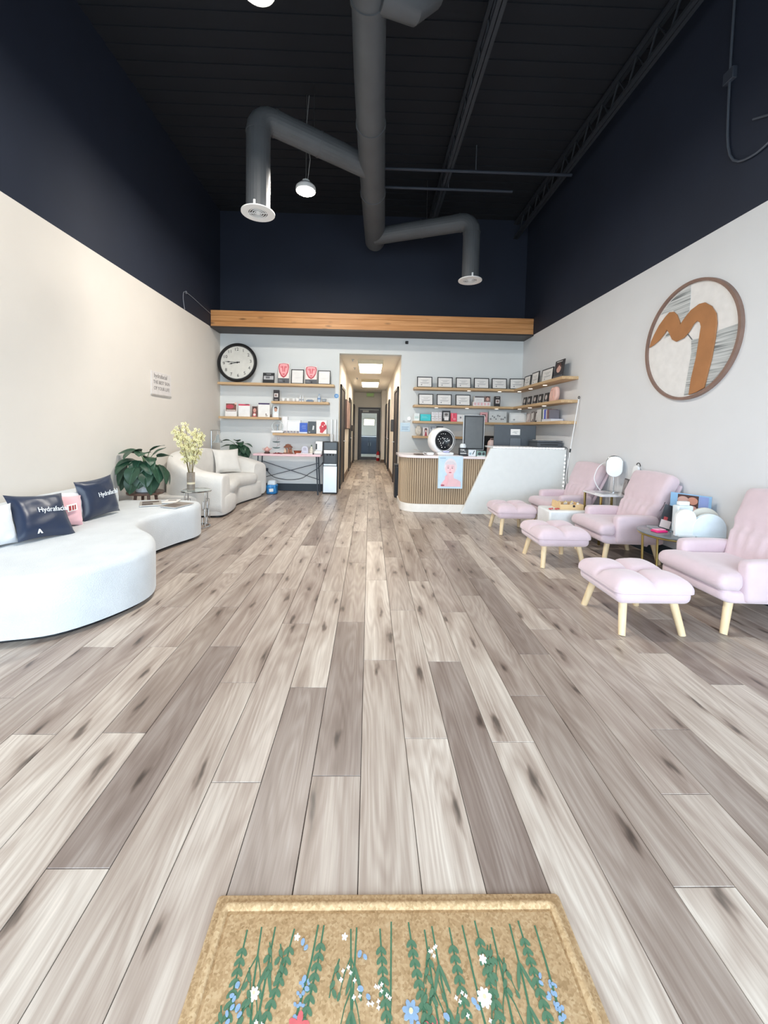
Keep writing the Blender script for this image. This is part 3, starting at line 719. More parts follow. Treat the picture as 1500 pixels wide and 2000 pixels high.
def potted(name, label, loc, pot_r, pot_h, leaves, cat='plant', ws=1.):
    t = thing(name, label, cat, loc)
    q = MB(); q.lathe([(pot_r*.78, 0), (pot_r*.82, .01), (pot_r, pot_h-.01), (pot_r, pot_h), (pot_r*.93, pot_h), (pot_r*.9, pot_h-.03)], n=32); obj('pot', q, mat('#e9edf2', .35), t)
    q = MB(); q.lathe([(pot_r*.9, pot_h-.035), (pot_r*.9, pot_h-.025)], n=24); obj('soil', q, mat('#3b2d24', .95, bump=.6, bscale=90), t)
    stems = MB()
    for (az, rad, hz, Ln, Wd, el, dr) in leaves:
        a = math.radians(az)
        bx, by = rad*math.cos(a), rad*math.sin(a); top = (bx, by, pot_h+hz)
        stems.tube([(bx*.12, by*.12, pot_h-.03), (bx*.45, by*.45, pot_h+hz*.75), top], [.006, .005, .004], 6)
        o = obj('leaf', leaf_mb(Ln*(1+(ws-1)*.3), Wd*ws, dr), M_LEAF, t, sharp=80)
        o.matrix_basis = Matrix.Translation(top) @ Matrix.Rotation(a, 4, 'Z') @ Matrix.Rotation(-math.radians(el), 4, 'Y') @ Matrix.Rotation(random.uniform(-.35, .35), 4, 'X')
    obj('stems', stems, M_STEM, t)
    return t
# plant stand
px, py = -2.78, 4.95
t = thing('plant_stand', 'small dark wood round stand carrying the big leafy plant', 'stand', (px, py, 0))
q = MB(); q.lathe([(.17, .435), (.205, .44), (.21, .455), (.205, .468), (.19, .468)], n=36); obj('tabletop', q, M_WALNUT, t)
for a in (45, 135, 225, 315):
    c, s = math.cos(math.radians(a)), math.sin(math.radians(a))
    q = MB(); q.cyl((c*.11, s*.11, .437), (c*.165, s*.165, 0), .018, .012, 12); obj('leg', q, M_WALNUT, t)
lv = [(225, .10, .22, .24, .16, 10, 1.0), (238, .15, .22, .26, .17, -5, 1.3), (250, .13, .16, .25, .17, -25, 1.1), (275, .12, .22, .24, .18, -30, 1.1), (300, .15, .13, .26, .17, -40, .8),
 (330, .17, .17, .27, .17, -25, 1.2), (355, .15, .26, .22, .13, 20, .6), (15, .16, .13, .26, .17, -35, 1.0), (215, .05, .30, .24, .15, 25, .9), (232, .20, .17, .27, .16, -50, .6),
 (228, .16, .08, .25, .17, -50, .5), (262, .17, .06, .25, .18, -55, .6), (288, .06, .30, .26, .18, 25, 1.0), (245, .05, .33, .28, .17, 15, 1.2), (315, .18, .05, .25, .17, -60, .5),
 (345, .21, .17, .27, .14, -45, .7), (40, .08, .28, .18, .08, 45, .5), (90, .05, .22, .15, .12, 10, 1.1), (60, .1, .15, .2, .15, 0, 1.2), (5, .05, .33, .2, .09, 40, .6), (240, .12, .10, .24, .16, -60, .5), (284, .18, .12, .24, .18, -65, .5),
 (305, .10, .22, .25, .17, -10, 1.2), (268, .2, .16, .24, .17, -45, .8), (335, .1, .08, .25, .16, -50, .5), (318, .05, .26, .24, .16, 10, 1.2)]
potted('potted_plant', 'large dark green broad leaved plant in white pot on stand', (px, py, .469), .135, .17, lv)

# chrome round side table with vase
cx_, cy_ = -2.20, 5.06
t = thing('side_table', 'round glass topped chrome side table beside the cream loveseat arm', 'table', (cx_, cy_, 0))
q = MB(); q.lathe([(.17, .468), (.17, .474)], n=40); obj('glass_top', q, mat('#cfdcda', .05, trans=.7), t)
q = MB(); k = 40; q.tube([(.18*math.cos(2*PI*i/k), .18*math.sin(2*PI*i/k), .47) for i in range(k)], .009, 8, closed=True); obj('top_ring', q, M_CHROME, t)
q = MB(); q.tube([(.16*math.cos(2*PI*i/k), .16*math.sin(2*PI*i/k), .01) for i in range(k)], .009, 8, closed=True); obj('base_ring', q, M_CHROME, t)
for a in (-30, 60, 150, 240):
    c, s = math.cos(math.radians(a)), math.sin(math.radians(a))
    q = MB(); q.cyl((c*.165, s*.165, .012), (c*.165, s*.165, .466), .008, n=10); obj('leg', q, M_CHROME, t)
    for zz, sh in ((.30, 0), (.20, .02), (.10, -.01)):
        q = MB(); pz = [(c*.165-s*(sx_*.03+sh), s*.165+c*(sx_*.03+sh), zz+sz_*.045) for sx_, sz_ in ((-1, -1), (1, -1), (1, 1), (-1, 1))]
        q.tube(pz, .005, 6, closed=True); obj('square_link', q, M_CHROME, t)
t = thing('orchid_vase', 'glass vase of tall yellow orchid stems on the chrome table', 'flowers', (cx_-.06, cy_-.02, .475))
q = MB(); q.lathe([(.045, 0), (.048, .01), (.048, .23), (.043, .23), (.043, .015), (.0, .012)], n=24); obj('vase', q, mat('#d9cfc4', .08, trans=.75), t)
q = MB(); q.lathe([(.0485, .08), (.0485, .105)], n=24); obj('vase_band', q, mat('#d8cdb2', .5), t)
q = MB(); q.lathe([(.041, .012), (.041, .09)], n=20); obj('pebbles', q, mat('#7b6b5d', .8, nvar=.4, nscale=90, bump=.8, bscale=120), t)
q = MB(); fl_ = MB(); fc = MB(); rnd = random.Random(3)
for k in range(9):
    a = 2*PI*k/9; dx, dy = .15*math.cos(a)-.02, .09*math.sin(a); H_ = rnd.uniform(.66, .86)
    P_ = catmull([(rnd.uniform(-.02, .02), rnd.uniform(-.02, .02), .02), (dx*.25, dy*.25, .3), (dx*.7, dy*.7, H_*.72), (dx*1.1, dy*1.1, H_)], 6, False)
    q.tube(P_, .0035, 6)
    for p in P_[8:]:
        for _ in range(3):
            c0 = p+Vector((rnd.uniform(-.04, .04), rnd.uniform(-.04, .04), rnd.uniform(-.03, .03))); az = rnd.uniform(0, 6.28)
            fl_.X = Matrix.Translation(c0) @ Matrix.Rotation(az, 4, 'Z') @ Matrix.Rotation(rnd.uniform(.8, 1.8), 4, 'X')
            for b_ in range(5):
                an = 2*PI*b_/5; ux, uy = math.cos(an), math.sin(an); r1 = .027
                fl_.add([(0, 0, 0), (r1*.6*math.cos(an-.5), r1*.6*math.sin(an-.5), .004), (r1*ux, r1*uy, .002), (r1*.6*math.cos(an+.5), r1*.6*math.sin(an+.5), .004), (r1*.5*ux, r1*.5*uy, -.003)], [(0, 1, 2, 3), (0, 3, 4), (0, 4, 1), (1, 4, 2), (3, 2, 4)])
            fc.X = fl_.X; fc.lathe([(.004, -.002), (.002, .007)], n=5)
obj('stems', q, mat('#77693f', .5), t); obj('petals', fl_, mat('#f1ecb8', .6, nvar=.15, nscale=40), t, kind='stuff'); obj('flower_centres', fc, mat('#8a5d2a', .6), t, kind='stuff')

# ---------------------------------------------------------------- loveseat
t = thing('loveseat', 'cream curved loveseat with one loose pillow near the back left corner', 'sofa', (0, 0, 0))
S2 = catmull([(-2.96, 5.55), (-2.3, 5.55), (-2.10, 5.58), (-2.04, 5.72), (-2.06, 6.1), (-2.14, 6.45), (-2.08, 6.8), (-2.0, 7.1), (-1.99, 7.35), (-2.1, 7.5), (-2.6, 7.5), (-2.96, 7.45), (-2.97, 6.5)], 6)
q = MB(); q.rings(outline_prof(S2, [(.05, 0), (.05, .035)])); obj('base_plinth', q, M_BLACK, t, sharp=60)
q = MB(); q.rings(outline_prof(S2, [(.01, .03), (0, .05), (0, .28), (.02, .31)])); obj('base', q, M_CREAM, t, sharp=60)
CU = catmull([(-2.86, 5.80), (-2.2, 5.80), (-2.07, 5.88), (-2.04, 6.05), (-2.09, 6.35), (-2.12, 6.55), (-2.05, 6.85), (-2.0, 7.02), (-2.06, 7.16), (-2.3, 7.22), (-2.86, 7.2)], 6)
q = MB(); q.rings(outline_prof(CU, [(.03, .295), (0, .32), (-.01, .39), (.0, .44), (.03, .47), (.08, .48), (.2, .485)])); obj('seat_cushion', q, M_CREAM, t, sharp=60)
path = catmull([(-2.05, 5.71, .60), (-2.12, 5.71, .61), (-2.45, 5.71, .66), (-2.72, 5.77, .80), (-2.83, 5.97, .90), (-2.84, 6.4, .92), (-2.84, 6.8, .92), (-2.80, 7.1, .88), (-2.62, 7.30, .80), (-2.30, 7.34, .73), (-2.05, 7.30, .66), (-1.99, 7.28, .62)], 4, False)
obj('back_and_arms', swept(path, .175, .05), M_CREAM, t, sharp=60, subsurf=1)
t = thing('throw_pillow', 'cream pillow leaning on the back of the cream loveseat', 'pillow', (-2.42, 6.85, .49))
t.rotation_euler = (Matrix.Rotation(.75, 4, 'Z') @ Matrix.Rotation(-.35, 4, 'X')).to_euler()
obj('pillow_cover', pillow_mb(.46, .44, .09), M_CREAM, t, sharp=80)
# lantern stand behind the loveseat
t = thing('lantern_stand', 'thin metal stand holding a clear glass bell behind the loveseat', 'stand', (-2.94, 7.60, 0))
q = MB(); q.lathe([(.09, 0), (.09, .012), (.02, .02)], n=24); obj('foot', q, M_STEEL, t)
q = MB(); q.tube([(-.08, 0, .012), (-.08, 0, 1.20)], .008, 8); obj('pole', q, M_STEEL, t)
q = MB(); q.tube(catmull([(-.11, 0, 1.17), (-.11, 0, 1.21), (-.04, 0, 1.215), (.06, 0, 1.215), (.10, 0, 1.20), (.085, 0, 1.17)], 5, False), .007, 8); obj('hook_arm', q, M_STEEL, t)
q = MB(); q.lathe([(.01, .16), (.03, .15), (.04, .08), (.085, .02), (.09, .0), (.086, .0), (.035, .08)], n=24); obj('glass_bell', q, mat('#c9d2d4', .1, trans=.6), t, loc=(.04, 0, .98))
q = MB(); q.tube([(.04, 0, 1.14), (.04, 0, 1.21)], .003, 6); obj('hanger', q, M_STEEL, t)
# second plant behind the loveseat
t = thing('plant_pedestal', 'narrow pale pedestal behind the loveseat under a small plant', 'stand', (-2.58, 7.80, 0))
q = MB(); q.lathe([(.13, 0), (.13, .02), (.10, .05), (.10, .58), (.13, .62), (.13, .64)], n=28); obj('pedestal_column', q, mat('#dfe1e0', .5), t)
q = MB(); q.lathe([(.135, .64), (.135, .655)], n=28); obj('pedestal_top', q, mat('#cfd2d2', .4), t)
potted('potted_plant', 'smaller dark leafy plant in a white pot behind the loveseat', (-2.58, 7.80, .656), .10, .15, [
 (200, .10, .12, .2, .10, 5, .5), (215, .16, .22, .16, .08, 5, .4), (260, .08, .14, .2, .12, -20, 1.0), (285, .10, .10, .22, .13, -35, .8), (310, .12, .14, .22, .12, -20, 1.0), (335, .12, .10, .24, .12, -25, .9), (350, .10, .15, .2, .1, 10, .9),
 (5, .14, .08, .22, .11, -30, .9), (90, .06, .16, .15, .1, 20, .8), (240, .14, .05, .2, .12, -45, .6), (320, .17, .04, .2, .12, -55, .6), (280, .05, .2, .18, .1, 30, .8), (270, .14, .10, .2, .12, -40, .8), (300, .06, .18, .2, .12, 10, 1.0), (330, .16, .12, .2, .12, -40, .7), (345, .18, .06, .18, .12, -60, .5)], ws=1.3) 
# water bag
t = thing('water_bag', 'blue and white bagged bottle pack on floor beside the loveseat', 'bag', (-1.88, 7.68, 0))
q = MB(); q.soft(-.10, -.10, 0, .10, .10, .19, .04, 8, lambda p, c, h: (p.x+.008*math.sin(40*p.z+9*p.y), p.y+.008*math.sin(38*p.x), p.z)); obj('blue_bag', q, mat('#2f86c8', .3, nvar=.5, nscale=25), t)
q = MB(); q.soft(-.07, -.07, .17, .07, .07, .27, .035, 6, lambda p, c, h: (p.x*(1.3-(p.z-.17)*3), p.y*(1.3-(p.z-.17)*3), p.z)); obj('bag_neck', q, mat('#dbe7f0', .25), t)
q = MB(); q.prism([(-.05, .05), (.05, .06), (.05, .12), (-.05, .11)], -.102, -.106, 'y'); obj('white_label', q, M_PAPER, t)

# ---------------------------------------------------------------- wall sign text left
t = thing('wall_lettering', 'small white sign with grey capital lettering on the left wall', 'sign', (XL, 5.83, 1.88), PI/2)
q = MB(); q.box(-.27, -.012, -.15, .27, 0, .17); obj('sign_board', q, mat('#e3dedb', .6), t, bevel=.002)
mt = mat('#8f8a88', .6)
text('lettering', 'hydrafacial', .085, mt, t, (-.03, -.014, .11)); text('lettering', 'THE BEST SKIN', .068, mt, t, (0, -.014, .02)); text('lettering', 'OF YOUR LIFE', .068, mt, t, (0, -.014, -.065))
q = MB(); q.box(-.27, -.02, -.165, .27, 0, -.152); obj('shadow_strip', q, mat('#bdb8b3', .6), t)  # grey strip under the board, painted in as its shadow

# ---------------------------------------------------------------- shelves
def shelf(label, x0, x1, z, pucks=(), grp='oak shelves left of the hallway'):
    t = thing('wall_shelf', label, 'shelf', (x0, YB, z), 0, grp)
    q = MB(); q.box(0, -.25, -.045, x1-x0, 0, 0); obj('board', q, M_SHELF, t, bevel=.003)
    for p in pucks:
        q = MB(); q.lathe([(.035, -.006), (.035, .0)], n=18); obj('puck_light', q, mat('#fffaf0', .4, emit='#fff6ea', es=1.2), t, loc=(p-x0, -.16, -.046))
    return t
ZS = (2.165, 1.815, 1.495, 1.185)
shelf('long top oak shelf left of the hallway holding the clock', -3.0, -.72, ZS[0])
shelf('short second oak shelf left of the hallway with white cups', -1.95, -.82, ZS[1])
shelf('third oak shelf left of the hallway reaching the left corner', -2.98, -1.80, ZS[2])
shelf('short lowest oak shelf left of the hallway above the pink table', -1.92, -.80, ZS[3])
def lshelf(label, z, pk, pky, xend=None):
    t = thing('wall_shelf', label, 'shelf', (.87, YB, z), 0, 'oak corner shelves behind the reception desk')
    x1 = (XR if xend is None else xend)-.87
    q = MB(); q.box(0, -.25, -.045, x1, 0, 0); obj('board', q, M_SHELF, t, bevel=.003)
    if xend is None:
        q = MB(); q.box(x1-.25, 5.88-YB, -.045, x1, -.251, 0); obj('side_board', q, M_SHELFY, t, bevel=.003)
    for p in pk:
        q = MB(); q.lathe([(.035, -.006), (.035, .0)], n=18); obj('puck_light', q, mat('#fffaf0', .4, emit='#fff6ea', es=1.2), t, loc=(p-.87, -.17, -.046))
    for p in pky:
        q = MB(); q.lathe([(.035, -.006), (.035, .0)], n=18); obj('puck_light', q, mat('#fffaf0', .4, emit='#fff6ea', es=1.2), t, loc=(2.97-.87, p-YB, -.046))
lshelf('top oak corner shelf with a row of framed certificates', ZS[0]-.01, (1.98, 2.6), (7.85, 7.3, 6.7))
lshelf('second oak corner shelf with three framed certificates', ZS[1]-.01, (1.33, 1.95, 2.55), (7.8, 7.3, 6.7))
lshelf('third oak corner shelf with colourful small cartons', ZS[2]-.01, (), ())
lshelf('short lowest oak shelf partly hidden by the round analyser', ZS[3], (), (), 2.5)

# ---------------------------------------------------------------- shelf items
def base_carton(name, label, cat, x0, x1, z, h, d, col, group=None, y=7.93, lean=0, world=None, rotz=0, rough=.45):
    loc = world if world else ((x0+x1)/2, y, z+.001)
    t = thing(name, label, cat, loc, rotz, group)
    if lean: t.rotation_euler = (Matrix.Rotation(rotz, 4, 'Z') @ Matrix.Rotation(-lean, 4, 'X')).to_euler()
    hw = abs(x1-x0)/2
    q = MB(); q.box(-hw, -d/2, 0, hw, d/2, h)
    return t, q, hw, h, -d/2
def carton(name, label, cat, x0, x1, z, h, d, col, prints=(), words=(), **k):
    t, q, hw, h, yf = base_carton(name, label, cat, x0, x1, z, h, d, col, **k)
    obj('carton_body' if d > .03 else 'panel', q, mat(col, .45), t, bevel=min(.003, d*.2))
    by = {}
    for sh, c, *a in prints: by.setdefault((c), []).append((sh, a))
    lay = 0
    for c, L_ in by.items():
        lay += 1
        q = MB(); e = .0009*lay
        for sh, a in L_:
            if sh == 'r': q.box((a[0]*2-1)*hw, yf-e-.0004, a[1]*h, (a[2]*2-1)*hw, yf+.0005, a[3]*h)
            elif sh == 'e':
                pts = [((a[0]*2-1)*hw+a[2]*2*hw*math.cos(2*PI*i/20), a[1]*h+a[3]*h*math.sin(2*PI*i/20)) for i in range(20)]; q.prism(pts, yf-e-.0004, yf+.0005, 'y')
            else: q.prism([((u*2-1)*hw, v*h) for u, v in a[0]], yf-e-.0004, yf+.0005, 'y')
        obj('printed_area', q, mat(c, .5), t, kind='stuff' if len(L_) > 3 else None)
    for s, u, v, sz, c in words: text('lettering', s, sz, mat(c, .5), t, ((u*2-1)*hw, yf-.006, v*h))
    return t
def cert(label, x0, x1, z, h, group, lines='#8d8d92', seal=True, **k):
    t, q, hw, h, yf = base_carton('certificate_frame', label, 'certificate', x0, x1, z, h, .018, '#222', lean=.10, group=group, **k)
    b = .016; q = MB()
    q.box(-hw, yf-.004, 0, hw, yf+.012, b); q.box(-hw, yf-.004, h-b, hw, yf+.012, h); q.box(-hw, yf-.004, b, -hw+b, yf+.012, h-b); q.box(hw-b, yf-.004, b, hw, yf+.012, h-b)
    obj('frame', q, M_BLACK, t)
    q = MB(); q.box(-hw+b, yf, b, hw-b, yf+.008, h-b); obj('certificate_paper', q, mat('#ece9e6', .35), t)
    q = MB()
    W = hw*2
    for v, wd in ((.68, .5), (.58, .3), (.44, .62), (.38, .5)): q.box(-W*wd/2, yf-.001, v*h, W*wd/2, yf+.001, v*h+.005)
    if seal: q.prism([(-W*.2+.012*math.cos(i*PI/6), .25*h+.012*math.sin(i*PI/6)) for i in range(12)], yf-.001, yf+.001, 'y')
    obj('printed_lines', q, mat(lines, .6), t)
    q = MB(); q.box(-.02, yf+.012, 0, .02, yf+.014, h*.7); obj('easel_back', q, M_BLACK, t)
    return t
def cyl_item(name, label, cat, x, z, prof, m, y=7.93, group=None, extra=None, n=18):
    t = thing(name, label, cat, (x, y, z+.001), 0, group)
    q = MB(); q.lathe(prof, n=n); obj('body', q, m, t)
    if extra: extra(t)
    return t
# clock
t = thing('wall_clock', 'large round black rimmed clock with cream face resting on the top left shelf', 'clock', (-2.635, 7.93, 2.555))
t.rotation_euler = (Matrix.Rotation(-.12, 4, 'X') @ Matrix.Rotation(-.10, 4, 'Y')).to_euler()
q = MB(); q.lathe([(.33, .0), (.385, .0), (.385, .03), (.37, .055), (.35, .065), (.335, .05), (.325, .02), (.325, 0), (.33, 0)], n=64, cap=0); obj('rim', q, M_BLACK, t, rot=(PI/2, 0, 0))
q = MB(); q.lathe([(.335, .0), (.335, .018)], n=64); obj('dial', q, mat('#dcdad3', .6), t, rot=(PI/2, 0, 0))
for i in range(12):
    a = PI/2-2*PI*(i+1)/12
    text('numeral', str(i+1), .088, mat('#3a3837', .6), t, (.262*math.cos(a), -.020, .262*math.sin(a)))
q = MB()
for i in range(60):
    a = 2*PI*i/60; c, s = math.cos(a), math.sin(a); q.prism([(c*.318-s*.001, s*.318+c*.001), (c*.318+s*.001, s*.318-c*.001), (c*.326+s*.001, s*.326-c*.001), (c*.326-s*.001, s*.326+c*.001)], -.0185, -.02, 'y')
obj('minute_track', q, mat('#3a3837', .6), t)
def hand(nm, ang, ln, wd):
    c, s = math.cos(ang), math.sin(ang); P_ = [(-.05, -wd*.4), (-.05, wd*.4), (0, wd*.3), (ln*.55, wd*.35), (ln*.68, wd), (ln*.8, wd*.4), (ln, 0), (ln*.8, -wd*.4), (ln*.68, -wd), (ln*.55, -wd*.35), (0, -wd*.3)]
    q = MB(); q.prism([(u*c-v*s, u*s+v*c) for u, v in P_], -.022, -.027, 'y'); obj(nm, q, M_BLACK, t)
hand('hour_hand', PI/2-2*PI*(8.78/12), .17, .014); hand('minute_hand', PI/2-2*PI*(46.5/60), .25, .011)
q = MB(); q.lathe([(.018, 0), (.012, .012)], n=16); obj('hub', q, M_BLACK, t, loc=(0, -.022, 0), rot=(PI/2, 0, 0))
# shelf L1
Z0 = ZS[0]
carton('booklet', 'black booklet with a grey picture standing right of the clock', 'booklet', -2.14, -1.91, Z0, .21, .012, '#26272b', [('r', '#b9b9bb', .08, .35, .92, .7), ('r', '#6f7073', .25, .45, .6, .65), ('r', '#cfcfd2', .3, .85, .7, .88)], lean=.12)
def facecard(label, x0, x1, h):
    carton('display_card', label, 'card', x0, x1, Z0, h, .012, '#efe4df', [
        ('p', '#c24a55', [(.08, .95), (.02, .8), (.10, .55), (.28, .36), (.5, .28), (.72, .36), (.9, .55), (.98, .8), (.92, .95), (.5, .99)]),
        ('p', '#f3a9ae', [(.16, .93), (.1, .78), (.18, .58), (.34, .42), (.5, .36), (.66, .42), (.82, .58), (.9, .78), (.84, .93), (.5, .97)]),
        ('p', '#d65560', [(.2, .84), (.44, .86), (.47, .6), (.40, .56), (.37, .76), (.2, .78)]), ('p', '#d65560', [(.8, .84), (.56, .86), (.53, .6), (.60, .56), (.63, .76), (.8, .78)]), ('e', '#d65560', .5, .46, .12, .03),
        ('r', '#f4c9cc', .22, .8, .38, .815), ('r', '#f4c9cc', .62, .8, .78, .815), ('r', '#55575c', 0, .02, 1, .26), ('r', '#9a9ca0', .08, .1, .4, .12), ('r', '#9a9ca0', .08, .16, .35, .18), ('r', '#2b2b2e', .5, .06, .62, .16)], lean=.08, group='red face diagram cards')
facecard('taller red and white face diagram card left of the pair on the top left shelf', -1.84, -1.62, .41)
facecard('red face diagram card between the two framed sheets', -1.30, -1.07, .36)
cert('thin framed white sheet between the two red face cards', -1.58, -1.33, Z0, .29, 'framed white sheets on the top left shelf', '#dcdad8', False)
cert('thin framed white sheet at the right end of the top left shelf', -1.05, -.80, Z0, .28, 'framed white sheets on the top left shelf', '#dcdad8', False)
# L2
Z0 = ZS[1]
carton('small_box', 'slim black box with a pale picture on the short second left shelf', 'box', -1.92, -1.81, Z0, .22, .06, '#2a2324', [('r', '#d9d0cc', .15, .35, .85, .7), ('e', '#8a6f68', .45, .52, .2, .1), ('r', '#cfc7c4', .2, .08, .8, .13)])
for i, (x, lb) in enumerate(((-1.73, 'leftmost white cup on the short second left shelf'), (-1.635, 'second white cup from the left on the short shelf'), (-1.525, 'third white cup from the left on the short shelf'), (-1.45, 'fourth white cup beside the two small bottles'))):
    cyl_item('cup', lb, 'cup', x, Z0, [(.022, 0), (.03, .01), (.038, .04), (.04, .058), (.036, .058), (.03, .02)], M_PLASTIC, group='white cups', extra=lambda t: obj('foot', MB().lathe([(.024, -.001), (.024, .004)], n=16), M_PLASTIC, t))
for x, lb in ((-1.395, 'left one of two small white bottles'), (-1.345, 'right one of two small white bottles')):
    def ex(t): obj('cap', MB().lathe([(.012, .085), (.012, .12), (.010, .122)], n=14), mat('#dfe3e6', .3), t); obj('paper_label', MB().lathe([(.0182, .02), (.0182, .06)], n=16), mat('#9aa6b5', .5), t)
    cyl_item('bottle', lb, 'bottle', x, Z0, [(.018, 0), (.018, .075), (.008, .085), (.008, .09)], M_PLASTIC, group='small white bottles', extra=ex)
t = thing('tray', 'flat grey blue tray on the short second left shelf', 'tray', (-1.2, 7.93, Z0))
obj('tray_body', MB().box(-.07, -.05, .001, .07, .05, .012), mat('#6e7f92', .4), t, bevel=.003); obj('tray_rim', MB().box(-.07, -.05, .012, .07, -.044, .03).box(-.07, .044, .012, .07, .05, .03).box(-.07, -.044, .012, -.064, .044, .03).box(.064, -.044, .012, .07, .044, .03), mat('#6e7f92', .4), t)
obj('folded_cloth', MB().soft(-.055, -.035, .013, .055, .035, .045, .012, 5), mat('#7f8da0', .8), t)
def ex(t):
    obj('stopper', MB().lathe([(.01, .14), (.014, .155), (.0, .165)], n=14), mat('#9fb3cc', .2), t)
    obj('blue_band', MB().lathe([(.0365, .05), (.0365, .08)], n=18), mat('#6f8fb8', .4), t)
cyl_item('glass_jar', 'small clear and blue glass bottle near the right shelf end', 'jar', -1.02, Z0, [(.035, 0), (.036, .01), (.036, .11), (.014, .125), (.012, .14)], mat('#d6e2ee', .15, trans=.3), extra=ex)
def ex(t): obj('bowl_rim', MB().tube([(.05*math.cos(i*PI/10), .05*math.sin(i*PI/10), .06) for i in range(20)], .003, 6, closed=True), mat('#7d8795', .3, .6), t)
cyl_item('glass_bowl', 'small glass bowl at the right end of the short second shelf', 'bowl', -.92, Z0, [(.02, 0), (.04, .015), (.05, .06), (.047, .06), (.035, .018)], mat('#c8d2dc', .15, trans=.4), extra=ex)
# L3
Z0 = ZS[2]
carton('display_card', 'white display card with a red and brown picture nearest the left corner', 'card', -2.88, -2.65, Z0, .27, .012, '#f1eeec', [('r', '#7a5148', .05, .38, .95, .95), ('e', '#c04a58', .4, .72, .33, .16), ('r', '#e6d9d2', .1, .42, .9, .48), ('e', '#e7c6b8', .88, .95, .1, .08)], lean=.1)
carton('gift_box', 'white box with a pink top band on the third left shelf', 'box', -2.61, -2.38, Z0, .25, .05, '#f3f1f0', [('r', '#d44a63', .02, .86, .98, .99), ('e', '#5a2a30', .75, .97, .2, .03)])
carton('photo_card', 'small upright photo card of a person in red and brown', 'card', -2.35, -2.245, Z0, .21, .012, '#6f4b45', [('e', '#d79e90', .5, .62, .28, .2), ('p', '#3c2a28', [(.2, .7), (.5, .9), (.8, .7), (.85, .95), (.15, .95)]), ('p', '#c05a5f', [(.15, .0), (.3, .4), (.7, .4), (.85, .0)]), ('e', '#f1e4df', .5, .2, .25, .12)], lean=.1)
carton('gift_box', 'white box with a dark purple top band on the third left shelf', 'box', -2.22, -1.99, Z0, .28, .05, '#f2efec', [('r', '#4b3f63', .02, .88, .98, .99), ('e', '#8b8078', .68, .2, .06, .05), ('e', '#b9aea6', .72, .1, .1, .06)])
carton('photo_card', 'clear photo card of a smiling person at the shelf right end', 'card', -1.94, -1.82, Z0, .22, .012, '#dfe7ea', [('e', '#c99a84', .5, .68, .26, .18), ('p', '#4a332b', [(.2, .7), (.25, .92), (.6, .97), (.8, .8), (.7, .72), (.55, .84), (.3, .82)]), ('p', '#f2f2f2', [(.1, 0), (.25, .42), (.6, .46), (.9, .3), (.95, 0)])], lean=.08)
t = thing('figurine', 'tiny dark ornament between the white box and photo card', 'ornament', (-1.965, 7.90, Z0)); obj('body', MB().lathe([(.014, .001), (.018, .015), (.01, .035), (.013, .05), (.0, .06)], n=12), mat('#6a564c', .5), t); obj('base', MB().lathe([(.018, 0), (.018, .003)], n=12), M_BLACK, t)
# L4
Z0 = ZS[3]
t = thing('beauty_device', 'white device with a clear round glass hood on the lowest left shelf', 'device', (-1.84, 7.93, Z0+.001))
obj('device_base', MB().soft(-.11, -.08, 0, .13, .03, .05, .02, 6), M_PLASTIC, t)
q = MB(); q.tube([(.11*math.cos(i*PI/14), 0, .13+.11*math.sin(i*PI/14)) for i in range(28)], .007, 8, closed=True); obj('glass_hood_ring', q, mat('#dfe9ea', .15), t)
obj('nozzle', MB().cyl((0, 0, .045), (0, 0, .14), .02, .014).box(-.03, -.02, .14, .03, .02, .17), mat('#9aa0a4', .3, .5), t, bevel=.003)
carton('white_box', 'tall white box behind the glass hood device on lowest shelf', 'box', -1.76, -1.655, Z0, .33, .08, '#f4f2f3', [('r', '#e3dfe0', .1, .1, .9, .13)], y=8.03)
t = thing('white_box', 'long white box raised above the row of small jars', 'box', (-1.515, 8.0, Z0+.001)); obj('carton_body', MB().box(-.13, -.06, 0, .13, .05, .235), M_PLASTIC, t, bevel=.004); obj('lid', MB().box(-.133, -.063, .235, .133, .053, .26), M_PLASTIC, t, bevel=.004)
for i in range(5):
    lb = ('leftmost', 'second from left', 'middle', 'second from right', 'rightmost')[i]+' small silver jar in front of the long white box'
    cyl_item('small_jar', lb, 'jar', -1.68+i*.062, Z0, [(.02, 0), (.021, .025), (.017, .03)], mat('#b9b4b8', .25, .4), y=7.89, group='silver jars', extra=lambda t: obj('lid', MB().lathe([(.021, .03), (.021, .045)], n=16), mat('#8d858c', .3, .6), t))
carton('book', 'bright blue book standing on the lowest left shelf', 'book', -1.40, -1.245, Z0, .21, .03, '#3a62c4', [('r', '#e3e9f6', .0, .0, 1, .13), ('r', '#a9bfec', .25, .6, .8, .63), ('r', '#a9bfec', .35, .45, .8, .48), ('r', '#a9bfec', .3, .72, .8, .75)], lean=.05)
carton('book', 'dark grey book beside the bright blue book', 'book', -1.235, -1.075, Z0, .25, .03, '#4a5157', [('r', '#e8e8e8', .0, .97, 1, 1), ('p', '#d7dbdc', [(.55, .3), (.75, .3), (.8, .6), (.62, .65)]), ('r', '#b8bcbe', .1, .08, .3, .14)], lean=.05)
carton('gift_box', 'white carton with a red flower print at lowest shelf end', 'box', -1.065, -.86, Z0, .27, .05, '#f1ecea', [('e', '#d23a48', .65, .7, .22, .2), ('e', '#c92f40', .85, .5, .15, .2), ('e', '#d8505c', .5, .45, .2, .18), ('p', '#cf4450', [(.35, .1), (.6, .05), (.85, .3), (.7, .5), (.4, .45)]), ('e', '#f3d9d6', .62, .55, .06, .06), ('e', '#f3d9d6', .8, .65, .05, .05)])
